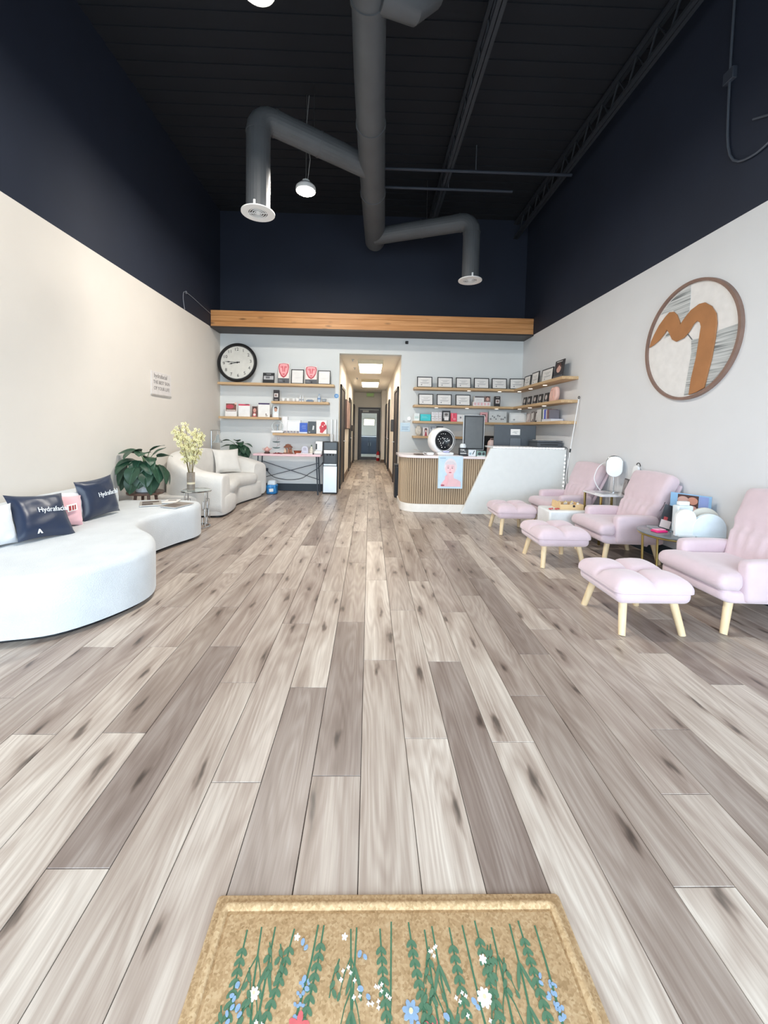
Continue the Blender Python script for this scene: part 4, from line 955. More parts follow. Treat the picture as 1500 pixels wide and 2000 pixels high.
# wall bits left
t = thing('wall_sticker', 'small round blue sticker on the wall beside the hallway opening', 'sticker', (-.69, YB, 1.96)); obj('disc', MB().lathe([(.045, 0), (.045, .004)], n=28), mat('#6ea3d8', .5), t, rot=(PI/2, 0, 0)); obj('printed_mark', MB().prism([(-.022, -.006), (.022, -.006), (.022, .006), (-.022, .006)], -.004, -.006, 'y'), mat('#cfe0f2', .5), t)
t = thing('security_camera', 'tiny black dome camera on the wall above the hallway corner', 'camera', (.72, YB, 3.07)); obj('mount', MB().box(-.03, -.02, -.03, .03, 0, .03), M_BLACK, t, bevel=.005); obj('camera_head', MB().cyl((0, -.02, 0), (-.02, -.07, -.02), .022, .02, 14), M_BLACK, t)
t = thing('wall_notice', 'pale blue notice card hanging on wall right of the hallway', 'sign', (.73, YB, 1.375)); obj('card', MB().box(-.10, -.006, -.11, .10, 0, .07), mat('#cfe3f0', .5), t, bevel=.001)
obj('ring_hook', MB().tube([(-.03+.02*math.cos(i*PI/8), -.008, .10+.02*math.sin(i*PI/8)) for i in range(16)], .003, 6, closed=True), M_STEEL, t)
obj('printed_lines', MB().box(-.07, -.007, -.02, .07, -.005, -.01).box(-.07, -.007, -.045, .05, -.005, -.035).box(-.07, -.007, -.07, .06, -.005, -.06), mat('#8fa9c4', .5), t)
t = thing('bright_spot', 'tiny bright white spot on the wall beside the third right shelf', 'light', (.80, YB, 1.53)); obj('spot_base', MB().box(-.03, -.03, -.04, .03, 0, .04), M_PLASTIC, t, bevel=.008); obj('spot_tip', MB().lathe([(.022, 0), (.025, .012), (.0, .03)], n=16), mat('#ffffff', .4, emit='#ffffff', es=5), t, loc=(0, -.03, 0), rot=(PI/2, 0, 0))  # small white box with a glowing white tip
# two tall white tubes by hall edge
for x, lb in ((-.78, 'left one of two tall white paper tubes above the water cooler'), (-.70, 'right one of two tall white paper tubes above the water cooler')):
    t = thing('cup_tube', lb, 'tube', (x, 8.05, 1.045), 0, 'white tubes behind the water cooler'); obj('tube_body', MB().lathe([(.026, 0), (.026, .42), (.022, .42), (.022, .41)], n=18), M_PLASTIC, t); obj('end_cap', MB().lathe([(.028, .42), (.028, .435)], n=18), M_PLASTIC, t)

# ---------------------------------------------------------------- console table
t = thing('console_table', 'narrow pink topped console table with thin crossed metal legs', 'table', (-1.58, 7.78, 0))
obj('tabletop', MB().box(-.65, -.19, .745, .65, .19, .785), mat('#efc9d0', .3), t, bevel=.008)
MI = mat('#3d4550', .45)
for x in (-.56, .56):
    for y in (-.15, .15): obj('leg', MB().tube([(x, y, .745), (x+(.04 if x > 0 else -.02), y*1.1, 0)], .013, 8), MI, t)
obj('cross_brace', MB().tube([(-.56, .15, .62), (.58, .15, .26)], .007, 6), MI, t); obj('cross_brace', MB().tube([(-.56, .15, .28), (.58, .15, .60)], .007, 6), MI, t)
t = thing('power_cable', 'loose dark cable drooping under the pink table to the cooler', 'cable', (0, 0, 0))
obj('cable_run', MB().tube(catmull([(-2.08, 8.05, .42), (-1.95, 8.02, .30), (-1.75, 8.0, .25), (-1.55, 8.02, .24), (-1.35, 8.0, .28), (-1.2, 8.02, .38), (-1.02, 8.02, .5), (-.90, 8.0, .66)], 5, False), .007, 6), MI, t)
obj('plug', MB().box(-2.11, 8.055, .40, -2.06, 8.094, .46), MI, t, bevel=.004)
ZT = .786
t = thing('tea_set', 'small pink and brown teapot on a dark stand on the console', 'teapot', (-1.99, 7.72, ZT))
pk_ = mat('#d9a9a2', .3)
obj('teapot_body', MB().lathe([(.03, .035), (.055, .06), (.058, .08), (.04, .11), (.015, .118), (.012, .13), (.0, .135)], n=20), pk_, t); obj('spout', MB().tube([(.05, 0, .07), (.075, 0, .09), (.085, 0, .11)], [.01, .008, .005], 8), pk_, t); obj('handle', MB().tube([(-.05, 0, .10), (-.085, 0, .10), (-.08, 0, .07), (-.05, 0, .06)], .005, 6), pk_, t); obj('stand', MB().lathe([(.05, 0), (.06, .01), (.04, .035)], n=20), mat('#4a3430', .5), t)
t = thing('jewellery_tray', 'flat dark red tray of trinkets on the console', 'tray', (-1.77, 7.68, ZT)); obj('tray_body', MB().lathe([(.09, .001), (.1, .012), (.085, .014)], n=20, sy=.5), mat('#8f3d45', .4), t)
for i in range(5): obj('trinket', MB().lathe([(.012, .014), (.01, .024), (.0, .028)], n=8), mat(('#5a2a30', '#d8a7a0', '#6b4a44')[i % 3], .4), t, loc=(-.05+i*.025, .01*(-1)**i, 0))
t = thing('carved_ornament', 'brown and cream carved carousel ornament on the console', 'ornament', (-1.60, 7.80, ZT))
br = mat('#8a5a48', .5)
obj('base', MB().lathe([(.10, 0), (.10, .015), (.07, .02)], n=20, sy=.7), br, t)
for i in range(5): a = 2*PI*i/5; obj('figure', MB().lathe([(.02, .02), (.025, .05), (.015, .08), (.02, .095), (.0, .11)], n=10), mat(('#a8735c', '#e6c9ae')[i % 2], .5), t, loc=(.06*math.cos(a), .04*math.sin(a), 0))
obj('canopy', MB().lathe([(.085, .115), (.09, .13), (.05, .16), (.055, .175), (.0, .19)], n=16, sy=.8), br, t); obj('post', MB().cyl((0, 0, .02), (0, 0, .12), .008), br, t)
t = thing('wicker_basket', 'low copper brown basket on the console', 'basket', (-1.41, 7.78, ZT)); obj('basket_body', MB().lathe([(.06, .001), (.075, .05), (.078, .055), (.070, .055), (.055, .01)], n=20, sy=.75), mat('#a8583a', .6, nvar=.4, nscale=60), t); obj('rim', MB().tube([(.077*math.cos(i*PI/10), .058*math.sin(i*PI/10), .055) for i in range(20)], .006, 6, closed=True), mat('#7c3e2a', .6), t)
def arch(label, loc, w_, h_, d, col, rz=0, cat='sign', name='arch_sign', lines=True, grp=None):
    t = thing(name, label, cat, loc, rz, grp); r = w_/2
    P_ = [(-r, 0), (r, 0)]+[(r*math.cos(PI*i/14), h_-r+r*math.sin(PI*i/14)) for i in range(15)]
    obj('arch_panel', MB().prism(P_, -d/2, d/2, 'y'), mat(col, .4), t, bevel=.003)
    obj('foot', MB().box(-r*.8, -d/2-.02, 0, r*.8, -d/2-.0005, .012), mat(col, .4), t)
    if lines:
        q = MB()
        for i in range(4): q.box(-r*.5, -d/2-.001, h_*(.45+.09*i), r*(.5-.1*(i % 2)), -d/2+.001, h_*(.45+.09*i)+.006)
        obj('printed_lines', q, mat('#9a94a6', .6), t)
    return t
arch('small lilac grey arch sign standing on the console', (-1.27, 7.80, ZT), .13, .155, .012, '#cfd0de')
t = thing('bottle', 'white patterned bottle with green top on the console', 'bottle', (-1.14, 7.80, ZT)); obj('body', MB().lathe([(.035, .001), (.038, .02), (.034, .09), (.014, .13), (.012, .15)], n=18), mat('#e8e4d4', .4, nvar=.3, nscale=40), t); obj('cap', MB().lathe([(.014, .15), (.013, .175), (.0, .185)], n=14), mat('#4f6b4f', .4), t)
t = thing('paper_box', 'white folded card box on the right end of the console', 'box', (-.99, 7.70, ZT)); obj('box_body', MB().box(-.07, -.05, .001, .07, .05, .065), M_PAPER, t, bevel=.002); obj('flap', MB().add([(-.07, -.05, .065), (.07, -.05, .065), (.07, -.09, .03), (-.07, -.09, .03), (-.07, -.05, .063), (.07, -.05, .063), (.07, -.09, .028), (-.07, -.09, .028)], [(0, 3, 2, 1), (4, 5, 6, 7), (2, 3, 7, 6)]), M_PAPER, t)
t = thing('white_machine', 'tall narrow white machine with dark front slot beside the cooler', 'machine', (-1.0, 7.92, ZT)); obj('housing', MB().box(-.07, -.06, .001, .07, .06, .25), M_PLASTIC, t, bevel=.012); obj('dark_slot', MB().box(-.066, -.064, .09, -.038, -.06, .2), M_BLACK, t, bevel=.002)
t = thing('glass_shelf_plate', 'white long low glass tray at the console front', 'tray', (-1.24, 7.65, ZT)); obj('tray_body', MB().box(-.17, -.03, .001, .17, .03, .02), mat('#f0dfe2', .2), t, bevel=.004); obj('clip', MB().box(.15, -.035, .0, .17, -.03, .03), M_BLACK, t)
for z, lb in ((1.01, 'upper faint dark wall decal above the console'), (.89, 'lower faint dark wall decal above the console')):
    t = thing('wall_decal', lb, 'decal', (-1.90, YB, z), 0, 'wall decals above the console')
    obj('decal_base', MB().prism(arc(0, 0, .08, 180, 360, 10, 1, .35), -.003, 0, 'y'), mat('#6d7f7c', .5), t)
    obj('decal_sprig', MB().tube([(0, -.004, 0), (.03, -.004, .04), (.02, -.004, .09)], .003, 5).tube([(.03, -.004, .03), (.07, -.004, .05), (.06, -.004, .09)], .003, 5), mat('#b59a98', .5), t)
# ---------------------------------------------------------------- water cooler
t = thing('water_cooler', 'tall black and steel bottom loading water cooler at the hallway corner', 'cooler', (-.765, 7.90, 0))
obj('body', MB().box(-.145, -.13, 0, .145, .15, 1.035), M_BLACK, t, bevel=.008)
obj('steel_door', MB().box(-.135, -.15, .03, .135, -.131, .555), mat('#cfd5da', .35, .6, nvar=.03), t, bevel=.006)
obj('drip_shelf', MB().box(-.13, -.16, .565, .13, -.131, .60), mat('#b9bcc0', .3, .7), t, bevel=.004)
obj('drip_grille', MB().box(-.10, -.155, .60, .10, -.132, .605), M_BLACK, t)
obj('niche', MB().box(-.11, -.134, .61, .11, -.131, .80), mat('#2c2f33', .3), t)
obj('tap_panel', MB().box(-.125, -.165, .80, .125, -.131, .87), M_PLASTIC, t, bevel=.01)
for i in range(3): obj('tap', MB().cyl((-.06+.06*i, -.15, .80), (-.06+.06*i, -.15, .765), .014, .01), M_BLACK, t)
obj('top_panel', MB().box(-.12, -.133, .88, .12, -.131, 1.02), mat('#34383c', .25), t, bevel=.003)
obj('cup_in_niche', MB().lathe([(.03, .608), (.04, .70), (.037, .70)], n=16), mat('#e5e9ea', .4), t, loc=(.03, -.165, 0)) if False else None
t = thing('paper_cup_stack', 'stack of white paper cups on top of the water cooler', 'cups', (-.75, 7.86, 1.036)); 
for i in range(4): obj('cup', MB().lathe([(.028, .018*i+.0), (.038, .018*i+.085), (.041, .018*i+.09), (.036, .018*i+.088)], n=18), mat('#ecebe9', .6), t)
t = thing('power_cable', 'thin black power cord at the left side of the water cooler', 'cable', (0, 0, 0)); obj('cable_run', MB().tube([(-.925, 8.06, .57), (-.932, 8.05, .4), (-.932, 8.05, .2), (-.932, 8.06, .02)], .006, 6), M_BLACK, t); obj('plug', MB().box(-.95, 8.055, .55, -.915, 8.09, .6), M_BLACK, t)

# ---------------------------------------------------------------- right shelves
Z0 = ZS[0]-.01
G1 = 'black framed certificates on the top right shelf'
lbs = ['leftmost framed certificate on the top corner shelf nearest the hallway', 'second framed certificate from the hallway on the top corner shelf', 'third framed certificate from the hallway on the top corner shelf', 'fourth framed certificate from the hallway on the top corner shelf', 'fifth framed certificate from the hallway on the top corner shelf']
for (x0, x1), lb in zip(((.93, 1.235), (1.34, 1.645), (1.71, 2.015), (2.075, 2.38), (2.435, 2.74)), lbs): cert(lb, x0, x1, Z0, .215, G1)
cert('framed certificate standing in the corner of the top right shelf', 0, .29, Z0, .215, G1, world=(2.93, 7.88, Z0+.001), rotz=-.18)
for (y, w_, h_, lb) in ((7.50, .30, .22, 'framed certificate farthest back on the right wall part of top shelf'), (7.15, .30, .24, 'second framed certificate on the right wall part of top shelf'), (6.66, .42, .23, 'widest framed certificate on the right wall part of top shelf')):
    cert(lb, 0, w_, Z0, h_, G1, world=(2.98, y, Z0+.001), rotz=-PI/2)
carton('leaflet', 'plain pale leaflet between frames on the right wall top shelf', 'leaflet', 0, .16, 0, .22, .01, '#d9d7d4', [('r', '#a7a4a0', .15, .6, .85, .63)], world=(3.02, 6.93, Z0+.001), rotz=-PI/2, lean=.08)
carton('display_card', 'tall dark photo display card at the near end of top shelf', 'card', 0, .30, 0, .30, .014, '#2b2629', [('e', '#d5a99b', .5, .55, .24, .22), ('p', '#5a3b34', [(.2, .5), (.25, .8), (.6, .85), (.8, .65), (.7, .6), (.5, .74), (.32, .6)]), ('r', '#e8e4e2', .2, .9, .8, .93), ('r', '#57595e', .0, .0, 1, .18)], world=(2.96, 6.24, Z0+.001), rotz=-PI/2, lean=.14)
Z0 = ZS[1]-.01; G2 = 'black framed certificates on the second right shelf'
for (x0, x1), lb in zip(((.965, 1.265), (1.335, 1.635), (1.715, 2.015)), ('framed certificate nearest the hallway on the second corner shelf', 'middle framed certificate of the three on the second corner shelf', 'rightmost framed certificate of the three on the second corner shelf')): cert(lb, x0, x1, Z0, .225, G2)
carton('carton', 'long low white carton with pink squares on the second shelf', 'box', 2.06, 2.41, Z0, .085, .10, '#efe9e8', [('r', '#e6bcc0', .05+.19*i, .2, .17+.19*i, .8) for i in range(5)])
carton('carton', 'white carton with dark band stacked left on the long low carton', 'box', 2.085, 2.28, Z0+.087, .11, .08, '#e9e6e4', [('r', '#5a5357', .02, .75, .98, .98), ('r', '#b7afb0', .2, .3, .8, .36)])
carton('photo_card', 'small photo card of a face stacked right on the long carton', 'card', 2.30, 2.41, Z0+.087, .115, .05, '#8c6f68', [('e', '#d9ab9d', .5, .5, .25, .3), ('p', '#3c2a28', [(.1, .5), (.2, .95), (.8, .95), (.9, .5), (.7, .8), (.3, .8)])])
carton('small_box', 'slim black box with pale picture on the second corner shelf', 'box', 2.50, 2.61, Z0, .205, .06, '#2a2526', [('r', '#d5cbc8', .15, .3, .85, .68), ('e', '#8a6f68', .5, .5, .2, .1), ('r', '#bdb5b2', .2, .85, .8, .9)])
for i, (y, lb) in enumerate(((7.60, 'farthest dark small frame on the right wall second shelf'), (7.38, 'second dark small frame on the right wall second shelf'), (7.12, 'third dark small frame on the right wall second shelf'), (6.90, 'fourth dark small frame on the right wall second shelf'), (6.66, 'dark small frame beside the pink ear shape on second shelf'))):
    carton('photo_card', lb, 'card', 0, .15, 0, .17, .02, '#2c2829', [('e', '#cfc6c3', .5, .55, .25, .25), ('r', '#8a8486', .15, .12, .85, .2)], world=(2.98, y, Z0+.001), rotz=-PI/2, lean=.12, group='dark picture cards on second shelf')
t = thing('ear_model', 'large pale pink ear shaped sculpture leaning on the second shelf', 'sculpture', (2.99, 6.38, Z0+.001), -PI/2)
obj('ear_body', MB().soft(-.13, -.035, 0, .13, .035, .24, .035, 10, lambda p, c, h: (p.x*(.55+.5*math.sin(PI*min(1, max(0, p.z/.24))*.9+.35))+.05*(p.z/.24-.5), p.y, p.z)), mat('#ecc3b8', .6), t)
obj('inner_fold', MB().tube([(.0+.055*math.cos(a/10*PI-1.2), -.036, .13+.07*math.sin(a/10*PI-1.2)) for a in range(12)], .009, 8), mat('#e2b1a5', .6), t)
Z0 = ZS[2]-.01
carton('carton', 'small white carton nearest the hallway on the third shelf', 'box', .885, .99, Z0, .15, .06, '#eef3f2', [('r', '#cfe3df', .1, .3, .9, .6)])
carton('carton', 'bright turquoise carton on the third corner shelf', 'box', 1.01, 1.22, Z0, .135, .08, '#33c9cf', [('r', '#8fe3e4', .15, .45, .7, .5), ('r', '#8fe3e4', .15, .6, .6, .66), ('r', '#1fa9b4', 0, 0, 1, .12)])
for r_ in range(2):
    for c_ in range(3):
        lb = '%s %s white cube box between turquoise and black boxes' % (('bottom', 'top')[r_], ('left', 'middle', 'right')[c_])
        carton('cube_box', lb, 'box', 1.235+.07*c_, 1.30+.07*c_, Z0+.092*r_, .089, .07, '#ece9ea', [('r', '#a9a5ab', .2, .1, .8, .18), ('r', '#cfc9cf', .25, .4, .75, .7)], group='white cube boxes on the third shelf')
carton('frame_box', 'black bordered white card standing on the third corner shelf', 'card', 1.45, 1.615, Z0, .215, .02, '#232326', [('r', '#b9b7b5', .15, .3, .85, .85), ('e', '#6a6462', .5, .65, .2, .12), ('r', '#f1efed', .28, .1, .8, .42)])
carton('carton', 'bright coral pink package on the third corner shelf', 'box', 1.625, 1.745, Z0, .17, .05, '#f0566e', [('p', '#f99aa8', [(.15, .95), (.3, .95), (.35, .4), (.2, .4)]), ('p', '#d93a56', [(.4, .95), (.5, .6), (.62, .95), (.5, .85)]), ('e', '#f99aa8', .6, .3, .25, .12)])
carton('carton', 'white carton with a grey square beside the coral package', 'box', 1.75, 1.89, Z0, .145, .06, '#eceaea', [('r', '#8f8f96', .38, .45, .62, .7)])
carton('carton', 'white carton half hidden behind the tall kiosk screen', 'box', 1.93, 2.18, Z0, .15, .06, '#e6e5e6', [('r', '#b3b3b8', .1, .7, .9, .74)])
carton('photo_card', 'pink card with a face picture right of the kiosk screen', 'card', 2.22, 2.37, Z0, .20, .02, '#d9a0a4', [('e', '#efcabf', .5, .45, .25, .25), ('p', '#7a4a48', [(.2, .45), (.25, .8), (.75, .8), (.8, .45), (.65, .65), (.35, .65)])])
carton('ornament_panel', 'clear panel of grey flower shapes on the third corner shelf', 'ornament', 2.40, 2.76, Z0, .23, .012, '#d3d7d8', [('e', '#8a8d90', .1+.2*i, .3+.3*((i*7) % 3)/2, .05, .08) for i in range(5)]+[('e', '#55595e', .2+.2*i, .55-.25*((i*5) % 2), .035, .05) for i in range(4)])
carton('ornament_panel', 'pale silver tray leaning in the corner of the third shelf', 'tray', 0, .34, 0, .20, .015, '#cfd5d8', [('r', '#e6eaec', .1, .15, .9, .85), ('e', '#9fa6ab', .3, .3, .06, .08)], world=(2.93, 7.78, Z0+.001), rotz=-.7, lean=.05)
for i, (y, w_, h_, c1, lb) in enumerate(((7.42, .14, .17, '#c9b9b6', 'pinkish card farthest back on the right wall third shelf'), (7.22, .14, .20, '#8d8480', 'grey brown card on the right wall third shelf'), (7.02, .15, .19, '#3f3a3c', 'dark striped card on the right wall third shelf'))):
    carton('leaflet', lb, 'card', 0, w_, 0, h_, .015, c1, [('r', '#ece9e6', .2, .15, .45, .85), ('r', '#ece9e6', .6, .3, .8, .9)], world=(2.99, y, Z0+.001), rotz=-PI/2, lean=.08, group='leaflets on third shelf')
carton('carton', 'large plain pale box left of the books on third shelf', 'box', 0, .22, 0, .22, .10, '#e2e0dd', [('r', '#cfccc8', .1, .1, .9, .14)], world=(2.99, 6.80, Z0+.001), rotz=-PI/2)
for i, (c1, h_, lb) in enumerate((('#55604f', .22, 'dark green book first in the upright row on the right wall shelf'), ('#e6e4e0', .21, 'white book in the upright row on the right wall shelf'), ('#4a58c8', .20, 'blue violet book in the upright row on the right wall shelf'), ('#c9c3c6', .19, 'pale grey book in the upright row on the right wall shelf'), ('#8a5f5f', .20, 'brown red book in the upright row on the right wall shelf'), ('#77737a', .19, 'grey book nearest the end of the right wall shelf'))):
    t = thing('book', lb, 'book', (2.98, 6.62-.055*i, Z0+(.045 if i > 0 else .001)), -PI/2, 'upright books on the third right shelf')
    h_ -= .045 if i > 0 else 0
    obj('cover', MB().box(-.02, -.075, 0, -.017, .075, h_).box(.017, -.075, 0, .02, .075, h_).box(-.017, .072, 0, .017, .075, h_).box(-.02, -.078, 0, .02, -.075, h_), mat(c1, .5), t); obj('pages', MB().box(-.017, -.075, .003, .017, .07, h_-.004), M_PAPER, t)
for i, (c1, lb) in enumerate((('#e9e8ea', 'white book lying flat under the upright books'), ('#8f98c8', 'pale blue book lying flat on the white book'))):
    t = thing('book', lb, 'book', (2.98, 6.40, Z0+.001+.021*i), -PI/2, 'flat books on the third right shelf'); obj('cover', MB().box(-.17, -.10, 0, .17, .10, .003).box(-.17, -.10, .017, .17, .10, .02).box(-.17, .097, .003, .17, .10, .017), mat(c1, .5), t); obj('pages', MB().box(-.167, -.097, .003, .167, .096, .017), M_PAPER, t)
t = thing('handbag', 'dark shallow bowl on the third shelf near the corner books', 'bowl', (2.97, 7.05, Z0+.001)) if False else None
Z0 = ZS[3]
t = thing('shell_ornament', 'tall cream oval shell ornament on the lowest right shelf', 'ornament', (.985, 7.95, Z0+.001)); obj('shell', MB().soft(-.06, -.03, .01, .06, .03, .21, .03, 8, lambda p, c, h: (p.x*(.45+.7*math.sin(PI*max(0, min(1, p.z/.21)))), p.y, p.z)), mat('#d6cdbf', .5, nvar=.25, nscale=30), t); obj('base', MB().lathe([(.04, 0), (.04, .012)], n=16, sy=.7), mat('#bfb5a5', .5), t)
carton('photo_card', 'card with a dark haired figure in red on the lowest right shelf', 'card', 1.07, 1.19, Z0, .17, .02, '#e6dcda', [('e', '#d7a799', .5, .7, .15, .15), ('p', '#2b2022', [(.25, .3), (.3, .9), (.7, .9), (.75, .3), (.62, .75), (.38, .75)]), ('p', '#b04a55', [(.3, 0), (.4, .5), (.6, .5), (.75, 0)])])
carton('photo_card', 'grey patterned magazine on the lowest right shelf', 'magazine', 1.20, 1.33, Z0, .205, .02, '#b9bdc4', [('r', '#5d6066', .05, .1, .95, .35), ('e', '#7c8088', .3, .75, .15, .1), ('e', '#ece9e7', .65, .6, .15, .12), ('r', '#5d6066', .1, .85, .9, .92)])
carton('photo_card', 'dark magazine behind the round analyser on lowest shelf', 'magazine', 1.35, 1.48, Z0, .20, .02, '#34363b', [('r', '#9ea2a8', .0, .0, 1, .3), ('r', '#5e646c', .5, .5, 1, .95)])
for x, lb in ((1.53, 'left clear glass on the lowest right shelf'), (1.62, 'middle clear glass on the lowest right shelf'), (2.22, 'clear glass right of the kiosk on the lowest shelf')):
    t = thing('drinking_glass', lb, 'glass', (x, 7.95, Z0+.001), 0, 'glasses on lowest shelf'); obj('bowl', MB().lathe([(.008, .04), (.032, .07), (.036, .11), (.033, .11), (.028, .072)], n=18), mat('#b9c3c6', .1, trans=.5), t); obj('stem_and_foot', MB().lathe([(.03, 0), (.028, .004), (.005, .01), (.005, .045)], n=16), mat('#b9c3c6', .1, trans=.5), t)

# ---------------------------------------------------------------- reception counter
t = thing('reception_counter', 'reception counter with ribbed oak front and slanted white panel', 'counter', (0, 0, 0))
FY = 6.20; X0 = .53
front = [(1.93, FY)]+[(X0+.28, FY)]+arc(X0+.28, FY+.28, .28, 270, 180, 8)[1:]+[(X0, FY+.62)]
def offs_poly(P_, d):   # closes the counter plan with depth
    return P_+[(X0, FY+.75), (1.93, FY+.75)]
q = MB(); q.prism(offs_poly(front, 0), .12, .86, 'z'); obj('carcass', q, mat('#6d5a45', .7), t)
PLf = [(1.95, FY-.02), (X0+.26, FY-.02)]+arc(X0+.26, FY+.26, .28, 270, 180, 8)[1:]+[(X0-.02, FY+.62), (X0-.02, FY+.75), (1.95, FY+.75)]
q = MB(); q.prism(PLf, 0, .13, 'z'); obj('plinth', q, mat('#f1ebe3', .4), t, bevel=.005)
TP = [(1.95, FY-.035), (X0+.24, FY-.035)]+arc(X0+.24, FY+.26, .295, 270, 180, 8)[1:]+[(X0-.055, FY+.62), (X0-.055, FY+.77), (1.95, FY+.77)]
q = MB(); q.prism(TP, .862, .90, 'z'); obj('countertop', q, mat('#efe2e2', .2, nvar=.08, nscale=6), t, bevel=.006)
# slats along the front
fp = [Vector(p) for p in front]; segs = []; acc = 0
for a, b in zip(fp, fp[1:]): segs.append((acc, a, b)); acc += (b-a).length
ns = int(acc/.0345)
sm = MB(); sm.prism([(-.0125, 0), (.0125, 0), (.0125, -.010), (.008, -.016), (-.008, -.016), (-.0125, -.010)], .135, .858, 'z')
sme = None
for i in range(ns):
    s = (i+.5)*acc/ns
    for a0, a, b in segs:
        if a0 <= s <= a0+(b-a).length:
            p = a+(b-a).normalized()*(s-a0); d_ = (b-a).normalized(); break
    if sme is None: o = obj('slat', sm, M_SLAT, t, sharp=30); sme = o.data
    else: o = bpy.data.objects.new('slat', sme); COL.objects.link(o); o.parent = t
    o.location = (p.x, p.y, 0); o.rotation_euler = (0, 0, math.atan2(-d_.y, -d_.x))
# slanted white panel
q = MB(); q.prism([(1.46, -.0), (3.06, -.0), (3.09, 1.04), (1.90, 1.04)], FY-.10, FY-.04, 'y'); obj('slanted_panel', q, mat('#eceeec', .35, nvar=.02), t, bevel=.004)
q = MB(); q.box(1.46, FY-.04, 0, 1.88, FY-.02, .12) if False else q.box(1.93, FY-.10, 1.041, XR-.05, FY+.35, 1.07); obj('ledge', q, M_PLASTIC, t, bevel=.004)
q = MB(); q.box(1.97, FY-.035, 0, XR-.05, FY+.0, 1.04); q.box(1.97, FY, .72, XR-.05, FY+.75, .76); q.box(1.97, FY, 0, 2.0, FY+.75, .72); obj('desk', q, mat('#d9d6d2', .5), t, bevel=.003)
q = MB()
for i in range(22): q.lathe([(.006, 0), (.006, .004)], (1.95+i*.052, FY-.106, 1.055), n=6)
for i in range(15): z = .95-.06*i; q.box(3.075-.002*i-.006, FY-.106, z-.006, 3.075-.002*i+.006, FY-.1005, z+.006)
obj('led_strip', q, mat('#ffffff', .4, emit='#ffffff', es=3), t)
# poster
t = thing('face_poster', 'poster of a smiling face hanging on the ribbed counter front', 'poster', (1.285, FY-.038, .39))
obj('sheet', MB().box(-.195, -.004, 0, .195, 0, .51), mat('#c9dfee', .4), t)
def lay(nm, pts, c, k): obj(nm, MB().prism(pts, -.004-.0012*k, -.004, 'y'), mat(c, .5), t)
E_ = lambda cx, cy, rx, ry, n=28, a0=0, a1=360: arc(cx, cy, 1, a0, a1, n, rx, ry)[:-1] if a1-a0 == 360 else arc(cx, cy, 1, a0, a1, n, rx, ry)
lay('paper_hair', E_(.0, .345, .10, .13), '#e8dfe2', 1)
lay('shoulders', [(-.15, .03), (-.14, .08), (-.10, .13), (-.04, .16), (-.035, .24), (.05, .24), (.055, .165), (.12, .14), (.165, .11), (.17, .03)], '#f0c3c8', 2)
lay('face', E_(-.005, .31, .075, .105), '#f4ccd0', 3)
lay('hair_parting', E_(-.005, .38, .083, .055, 16, 0, 180), '#ded3d8', 4)
for s in (-1, 1):
    lay('eye', E_(s*.032-.005, .325, .014, .006), '#7c5a60', 4); lay('eyebrow', [(s*.015-.005, .348), (s*.05-.005, .346), (s*.048-.005, .352), (s*.018-.005, .355)], '#b58f92', 4)
lay('nose', [(-.010, .32), (.0, .32), (.006, .282), (-.016, .282)], '#e9b3ba', 4)
lay('mouth', E_(-.005, .255, .022, .008), '#c8606e', 4)
lay('hand', [(-.10, .05), (-.05, .045), (-.03, .12), (-.035, .19), (-.04, .225), (-.05, .228), (-.053, .19), (-.062, .215), (-.07, .212), (-.068, .18), (-.078, .20), (-.086, .196), (-.082, .15), (-.095, .12)], '#f3b9bf', 5)
lay('header_text', [(-.17, .475), (-.08, .475), (-.08, .485), (-.17, .485)], '#8fb0c8', 3)
lay('flower', E_(-.12, .05, .03, .014), '#b35a6a', 6)
# analyser (round white ring)
t = thing('skin_analyser', 'large round white scanner with a black dotted interior on the counter', 'device', (1.24, 6.45, .901), .0)
obj('base_foot', MB().soft(-.13, -.12, 0, .13, .12, .05, .022, 6), M_PLASTIC, t)
ring = MB(); ring.lathe([(.16, -.02), (.175, -.035), (.20, -.02), (.215, .05), (.215, .16), (.17, .22), (.05, .235), (.0, .236)], n=44, cap=2)
o = obj('round_shell', ring, M_PLASTIC, t, sharp=50); o.matrix_basis = Matrix.Translation((-.02, .0, .235)) @ Matrix.Rotation(.28, 4, 'Z') @ Matrix.Rotation(-PI/2, 4, 'X')
bowl = MB(); bowl.lathe([(.175, -.037), (.168, -.030), (.15, .02), (.09, .06), (.0, .07)], n=40, cap=2)
o2 = obj('black_interior', bowl, mat('#1d1f24', .35), t, sharp=60); o2.matrix_basis = o.matrix_basis.copy()
dots = MB(); rd = random.Random(5)
for i in range(26):
    a = rd.uniform(0, 2*PI); r_ = rd.uniform(.03, .12); zz = .07-.05*(r_/.12)**2-.012
    dots.lathe([(.004, -.002), (.004, .002)], (r_*math.cos(a), r_*math.sin(a), zz-.0), n=6)
o3 = obj('led_dots', dots, mat('#ffffff', .4, emit='#ffffff', es=1.5), t); o3.matrix_basis = o.matrix_basis.copy()
obj('lilac_chin_rest', MB().soft(-.05, -.15, .05, .05, -.09, .075, .012, 5), mat('#c9c8ee', .4), t)
obj('side_port', MB().cyl((-.20, -.0, .27), (-.225, -.01, .27), .012), M_BLACK, t)
obj('cable', MB().tube(catmull([(.14, .02, .03), (.2, -.02, .02), (.26, -.05, .006), (.3, -.02, .006)], 4, False), .004, 6), M_BLACK, t)
t = thing('leaflet_fan', 'thin dark open booklet lying at the counter left end', 'booklet', (.86, 6.42, .901), .2); obj('pages', MB().box(-.12, -.07, 0, .12, .07, .012), mat('#5c4f48', .5), t, bevel=.002); obj('open_flap', MB().box(-.12, -.07, .0, .0, .07, .004), mat('#b8aea4', .5), t, loc=(-.0, 0, .045), rot=(0, .25, 0))
